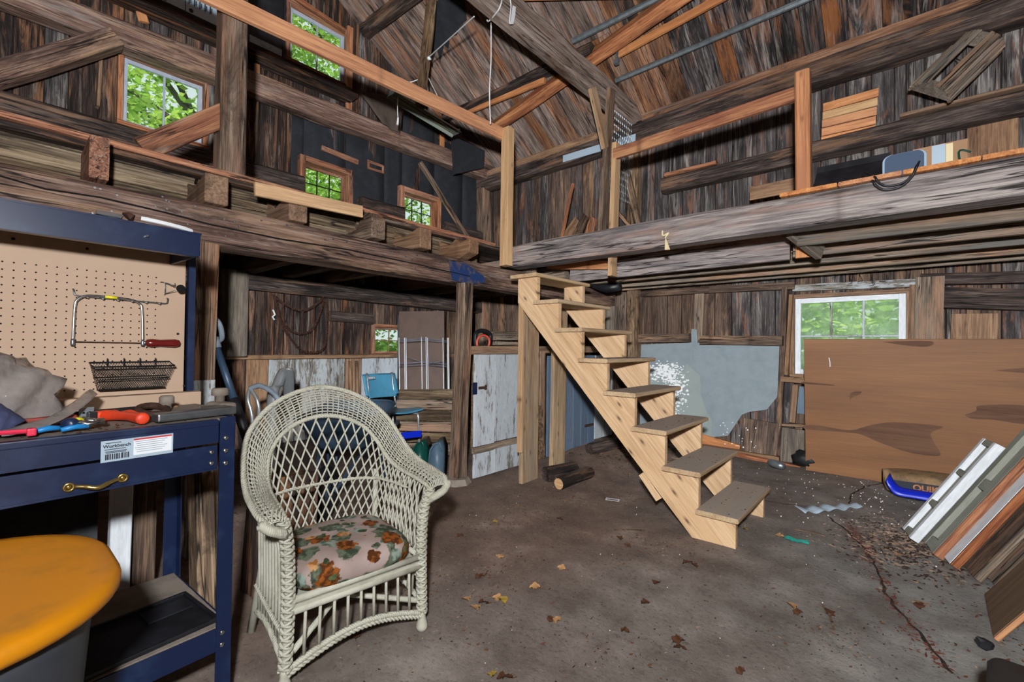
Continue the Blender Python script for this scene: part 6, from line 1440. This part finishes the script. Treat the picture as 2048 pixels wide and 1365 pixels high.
for k, (x, y, q) in enumerate(spots):
    count[kinds[q]] = count.get(kinds[q], -1)+1; nth = ORD[count[kinds[q]]]
    o = D.objects.new('dry_leaf', LM[q]); COL.objects.link(o); o.location = flat(x, y, .003); s_ = R.uniform(.8, 1.25); s_ *= .72; o.scale = (s_, s_, s_); o.rotation_euler = (R.uniform(-.3, .3), R.uniform(-.2, .2), R.uniform(0, 6.28))
    tag(o, {'leaf_brown': 'dark brown dry leaf on the floor, %s dark one from the left', 'leaf_tan': 'pale tan dry leaf on the floor, %s pale one from the left', 'leaf_yellow': 'yellow brown dry leaf on the floor, %s yellow one from the left'}[kinds[q]] % nth, 'leaf', {'leaf_brown': 'dark dry leaves on the floor', 'leaf_tan': 'pale dry leaves on the floor', 'leaf_yellow': 'yellow dry leaves on the floor'}[kinds[q]])
for k, (a_, c_, lab) in enumerate((((1228, 1062), (1290, 1064), 'thin dark stick on the floor in front of the stairs'), ((1668, 1262), (1640, 1210), 'reddish twig on the floor right of the stair foot'), ((1590, 1060), (1650, 1073), 'long dark splinter on the floor beside the teal wrapper'), ((1822, 1205), (1862, 1216), 'dark stick on the floor by the slab crack'))):
    p, q = flat(*a_, .006), flat(*c_, .006); b = B(); b.tube(smooth_path([p, p.lerp(q, .5)+Vector((.01, .01, .004)), q], 4), .005, 5); b.obj('twig', W['bark'], None, label=lab, cat='twig')
# unnumbered chips, bark flakes and foam beads
def scatter(name, mat, n, area, smin, smax, lab, seed, flatness=.25):
    rr = random.Random(seed); b = B()
    for _ in range(n):
        x, y = area(rr); s_ = rr.uniform(smin, smax)**1; a_ = rr.uniform(0, 6.28); L_, w_ = s_*rr.uniform(.8, 1.8), s_*rr.uniform(.3, .8); c_ = Vector((x, y, floor_z(x, y)+.001)); ux_, uy_ = Vector((math.cos(a_), math.sin(a_), rr.uniform(-.2, .2))), Vector((-math.sin(a_), math.cos(a_), rr.uniform(-.2, .2)))
        v = [b.bm.verts.new(c_+q) for q in (ux_*L_*.5+Vector((0, 0, s_*.1)), uy_*w_*.5, -ux_*L_*.5+Vector((0, 0, s_*.1)), -uy_*w_*.5)]; t_ = b.bm.verts.new(c_+Vector((0, 0, s_*flatness)))
        for k in range(4): b.bm.faces.new((v[k], v[(k+1) % 4], t_))
    return b.obj(name, mat, None, kind='stuff', label=lab)
CL = [(random.Random(77+i).uniform(-2.6, .7), random.Random(177+i).uniform(1.2, 5.4)) for i in range(46)]
def whole(rr):
    if rr.random() < .45: return rr.uniform(-2.9, 1.0), rr.uniform(.9, 5.6)
    c = rr.choice(CL); return max(-2.9, min(1.0, c[0]+rr.gauss(0, .10))), max(.9, min(5.6, c[1]+rr.gauss(0, .10)))
scatter('dark_chips', plain('dark litter', '#2a1d15', .9), 1900, whole, .004, .014, 'dark bark chips strewn over the floor', 1)
scatter('pale_chips', plain('pale litter', '#a08466', .9), 700, whole, .004, .012, 'pale wood chips strewn over the floor', 2)
scatter('brown_chips', plain('brown litter', '#5a3a26', .9), 1500, whole, .006, .02, 'brown leaf crumbs strewn over the floor', 3)
scatter('stall_litter', plain('stall litter', '#3a2c22', .9), 1200, lambda rr: (rr.uniform(-5.6, -3.1), rr.uniform(.8, 5.6)), .01, .03, 'dark litter on the floor under the left loft', 4)
heap = lambda rr: (max(-2.92, rr.gauss(-2.35, .3)), min(5.6, rr.gauss(4.9, .4)))
scatter('heap_litter', W['bark'], 500, heap, .02, .09, 'broken bark and wood heaped by the blue boards', 5)
scatter('splinters', plain('splinter litter', '#8a7563', .85), 700, lambda rr: (rr.gauss(-.04, .15), rr.gauss(3.9, .26)), .007, .030, 'pale and brown bark splinters below the leaning shutters', 6)
scatter('dark_splinters', plain('dark splinter litter', '#2e2018', .85), 700, lambda rr: (rr.gauss(.0, .16), rr.gauss(3.8, .26)), .007, .032, 'dark bark splinters below the leaning shutters', 7)
def crackline(rr):
    t = rr.random(); P_ = [at(*q, Z=0) for q in ((1690, 1040), (1735, 1105), (1778, 1200), (1905, 1350))]; k = min(2, int(t*3)); p = P_[k].lerp(P_[k+1], t*3-k); return p.x+rr.gauss(0, .02), p.y+rr.gauss(0, .03)
scatter('crack_litter', plain('crack litter', '#5a2f22', .85), 260, crackline, .008, .025, 'reddish leaf litter caught in the slab crack', 8)
rr = random.Random(9); b = B()
for _ in range(260):
    q = rr.random()
    if q < .6: x, y = rr.gauss(-.25, .45), rr.gauss(4.9, .5)
    else: x, y = rr.uniform(-2.6, .6), rr.uniform(1.2, 5.6)
    r_ = rr.uniform(.0025, .0055)*(1 if q < .6 else .6); bmesh.ops.create_icosphere(b.bm, subdivisions=1, radius=r_, matrix=T((min(x, .9), min(y, 5.7), floor_z(x, y)+r_)))
b.obj('foam_beads', W['bead'], None, kind='stuff', label='white foam beads strewn on the floor near the plywood')
# crumbs and chips on the bench and treads
rr = random.Random(12); b = B()
for _ in range(130):
    x, y = rr.uniform(-.5, .02), rr.uniform(.01, .45); s_ = rr.uniform(.002, .007); b.hull([bp(x+rr.uniform(-s_, s_), y+rr.uniform(-s_, s_), .995+rr.uniform(0, s_)) for _ in range(6)])
b.obj('bench_crumbs', W['leaf_brown'], None, kind='stuff', label='dark crumbs strewn on the workbench top')
b = B()
for i in range(8):
    for _ in range(26 if i < 3 else 10):
        x, y, s_ = rr.uniform(XS[i]-.22, XS[i]+.02), rr.uniform(3.02, 3.84), rr.uniform(.003, .009); b.hull([(x+rr.uniform(-s_, s_), y+rr.uniform(-s_, s_), ZS[i]+.0335+rr.uniform(0, s_*.5)) for _ in range(6)])
b.obj('tread_crumbs', W['hole'], None, kind='stuff', label='dark crumbs lying on the stair treads')
# ------------------------------------------------------------------ outdoors
b = B(); b.grid(lambda u, v: Vector((-60+110*u, -40+110*v, -.35+.4*mnoise.noise((u*9, v*9, 2))-1.2*max(0, (-60+110*u+14)/-30 if u < .4 else 0))), 40, 40)
b.obj('lawn', W['grass'], smooth=True, kind='structure', label='green lawn outside the barn')
def leaf_cloud(b, centres, n, size, rr):
    for c, rad in centres:
        for _ in range(int(n*rad*rad)):
            v = Vector((rr.gauss(0, 1), rr.gauss(0, 1), rr.gauss(0, 1))).normalized()*rad*(rr.random()**.4)
            p = c+Vector((v.x, v.y, v.z*.75)); s = size*rr.uniform(.6, 1.4)
            a = Vector((rr.uniform(-1, 1), rr.uniform(-1, 1), rr.uniform(-.5, .5))).normalized(); t = a.cross(Vector((rr.uniform(-1, 1), rr.uniform(-1, 1), rr.uniform(-1, 1)))).normalized()
            vs = [b.bm.verts.new(p+q) for q in (a*s, t*s*.55, -a*s, -t*s*.55)]
            b.bm.faces.new(vs)
def tree(loc, h, cr, seed, label, n=430, size=.06, lean=0):
    rr = random.Random(seed); e = empty('leafy_tree', loc, label=label, cat='tree')
    o = Vector(loc); b = B(); top = o+Vector((lean, lean*.4, h*.8))
    b.tube(smooth_path([o-Vector((0, 0, .6)), o+Vector((.05, .1, h*.35)), top]), [.20-.012*i for i in range(13)], 8)
    cs = []
    for k in range(15):
        a = rr.uniform(0, 2*PI); t = rr.uniform(.25, 1.0); base = o.lerp(top, t); L = cr*rr.uniform(.5, 1.0)
        tip = base+Vector((math.cos(a)*L, math.sin(a)*L, rr.uniform(.1, .6)*L))
        b.tube(smooth_path([base, base.lerp(tip, .5)+Vector((0, 0, .15)), tip]), [.06-.004*i for i in range(13)], 5)
        cs += [(tip, cr*rr.uniform(.28, .45)), (base.lerp(tip, .6)+Vector((rr.uniform(-.4, .4), rr.uniform(-.4, .4), .2)), cr*rr.uniform(.25, .4))]
    b.obj('trunk', W['trunk'], e, smooth=True)
    f = B(); leaf_cloud(f, cs, n, size, rr); f.obj('foliage', W['leaves'], e, kind='stuff')
tree((-10.5, 2.2, -.4), 7.5, 3.2, 3, 'broad green tree seen through the two-pane window', lean=.4)
tree((-11.0, 6.2, -.4), 11.5, 3.6, 5, 'tall green tree seen through the highest window')
tree((-12.5, 9.5, -.4), 6.5, 3.6, 8, 'green tree seen through the six-pane window nearer the corner')
tree((-16.5, 5.0, -.4), 8.0, 4.0, 9, 'pale green tree standing behind the other trees')
def hedge(name, c, d, n, seed, label):
    rr = random.Random(seed); b = B()
    for _ in range(n):
        p = Vector(c)+Vector((rr.uniform(-1, 1)*d[0], rr.uniform(-1, 1)*d[1], rr.uniform(-1, 1)*d[2])); s = .11*rr.uniform(.6, 1.5)
        a = Vector((rr.uniform(-1, 1), rr.uniform(-1, 1), rr.uniform(-.5, .5))).normalized(); t = a.cross(Vector((rr.uniform(-1, 1), rr.uniform(-1, 1), rr.uniform(-1, 1)))).normalized()
        b.bm.faces.new([b.bm.verts.new(p+q) for q in (a*s, t*s*.6, -a*s, -t*s*.6)])
    b.obj(name, W['leaves'], label=label, cat='hedge', kind='stuff')
hedge('hedge', (-1.5, 13.0, .9), (6, 1.2, 1.9), 16000, 4, 'bushy green hedge outside the dusty back window')
hedge('shrubbery', (-14.5, 9.5, .3), (1.2, 6, 1.1), 9000, 6, 'low shrubs outside the small window under the left loft')
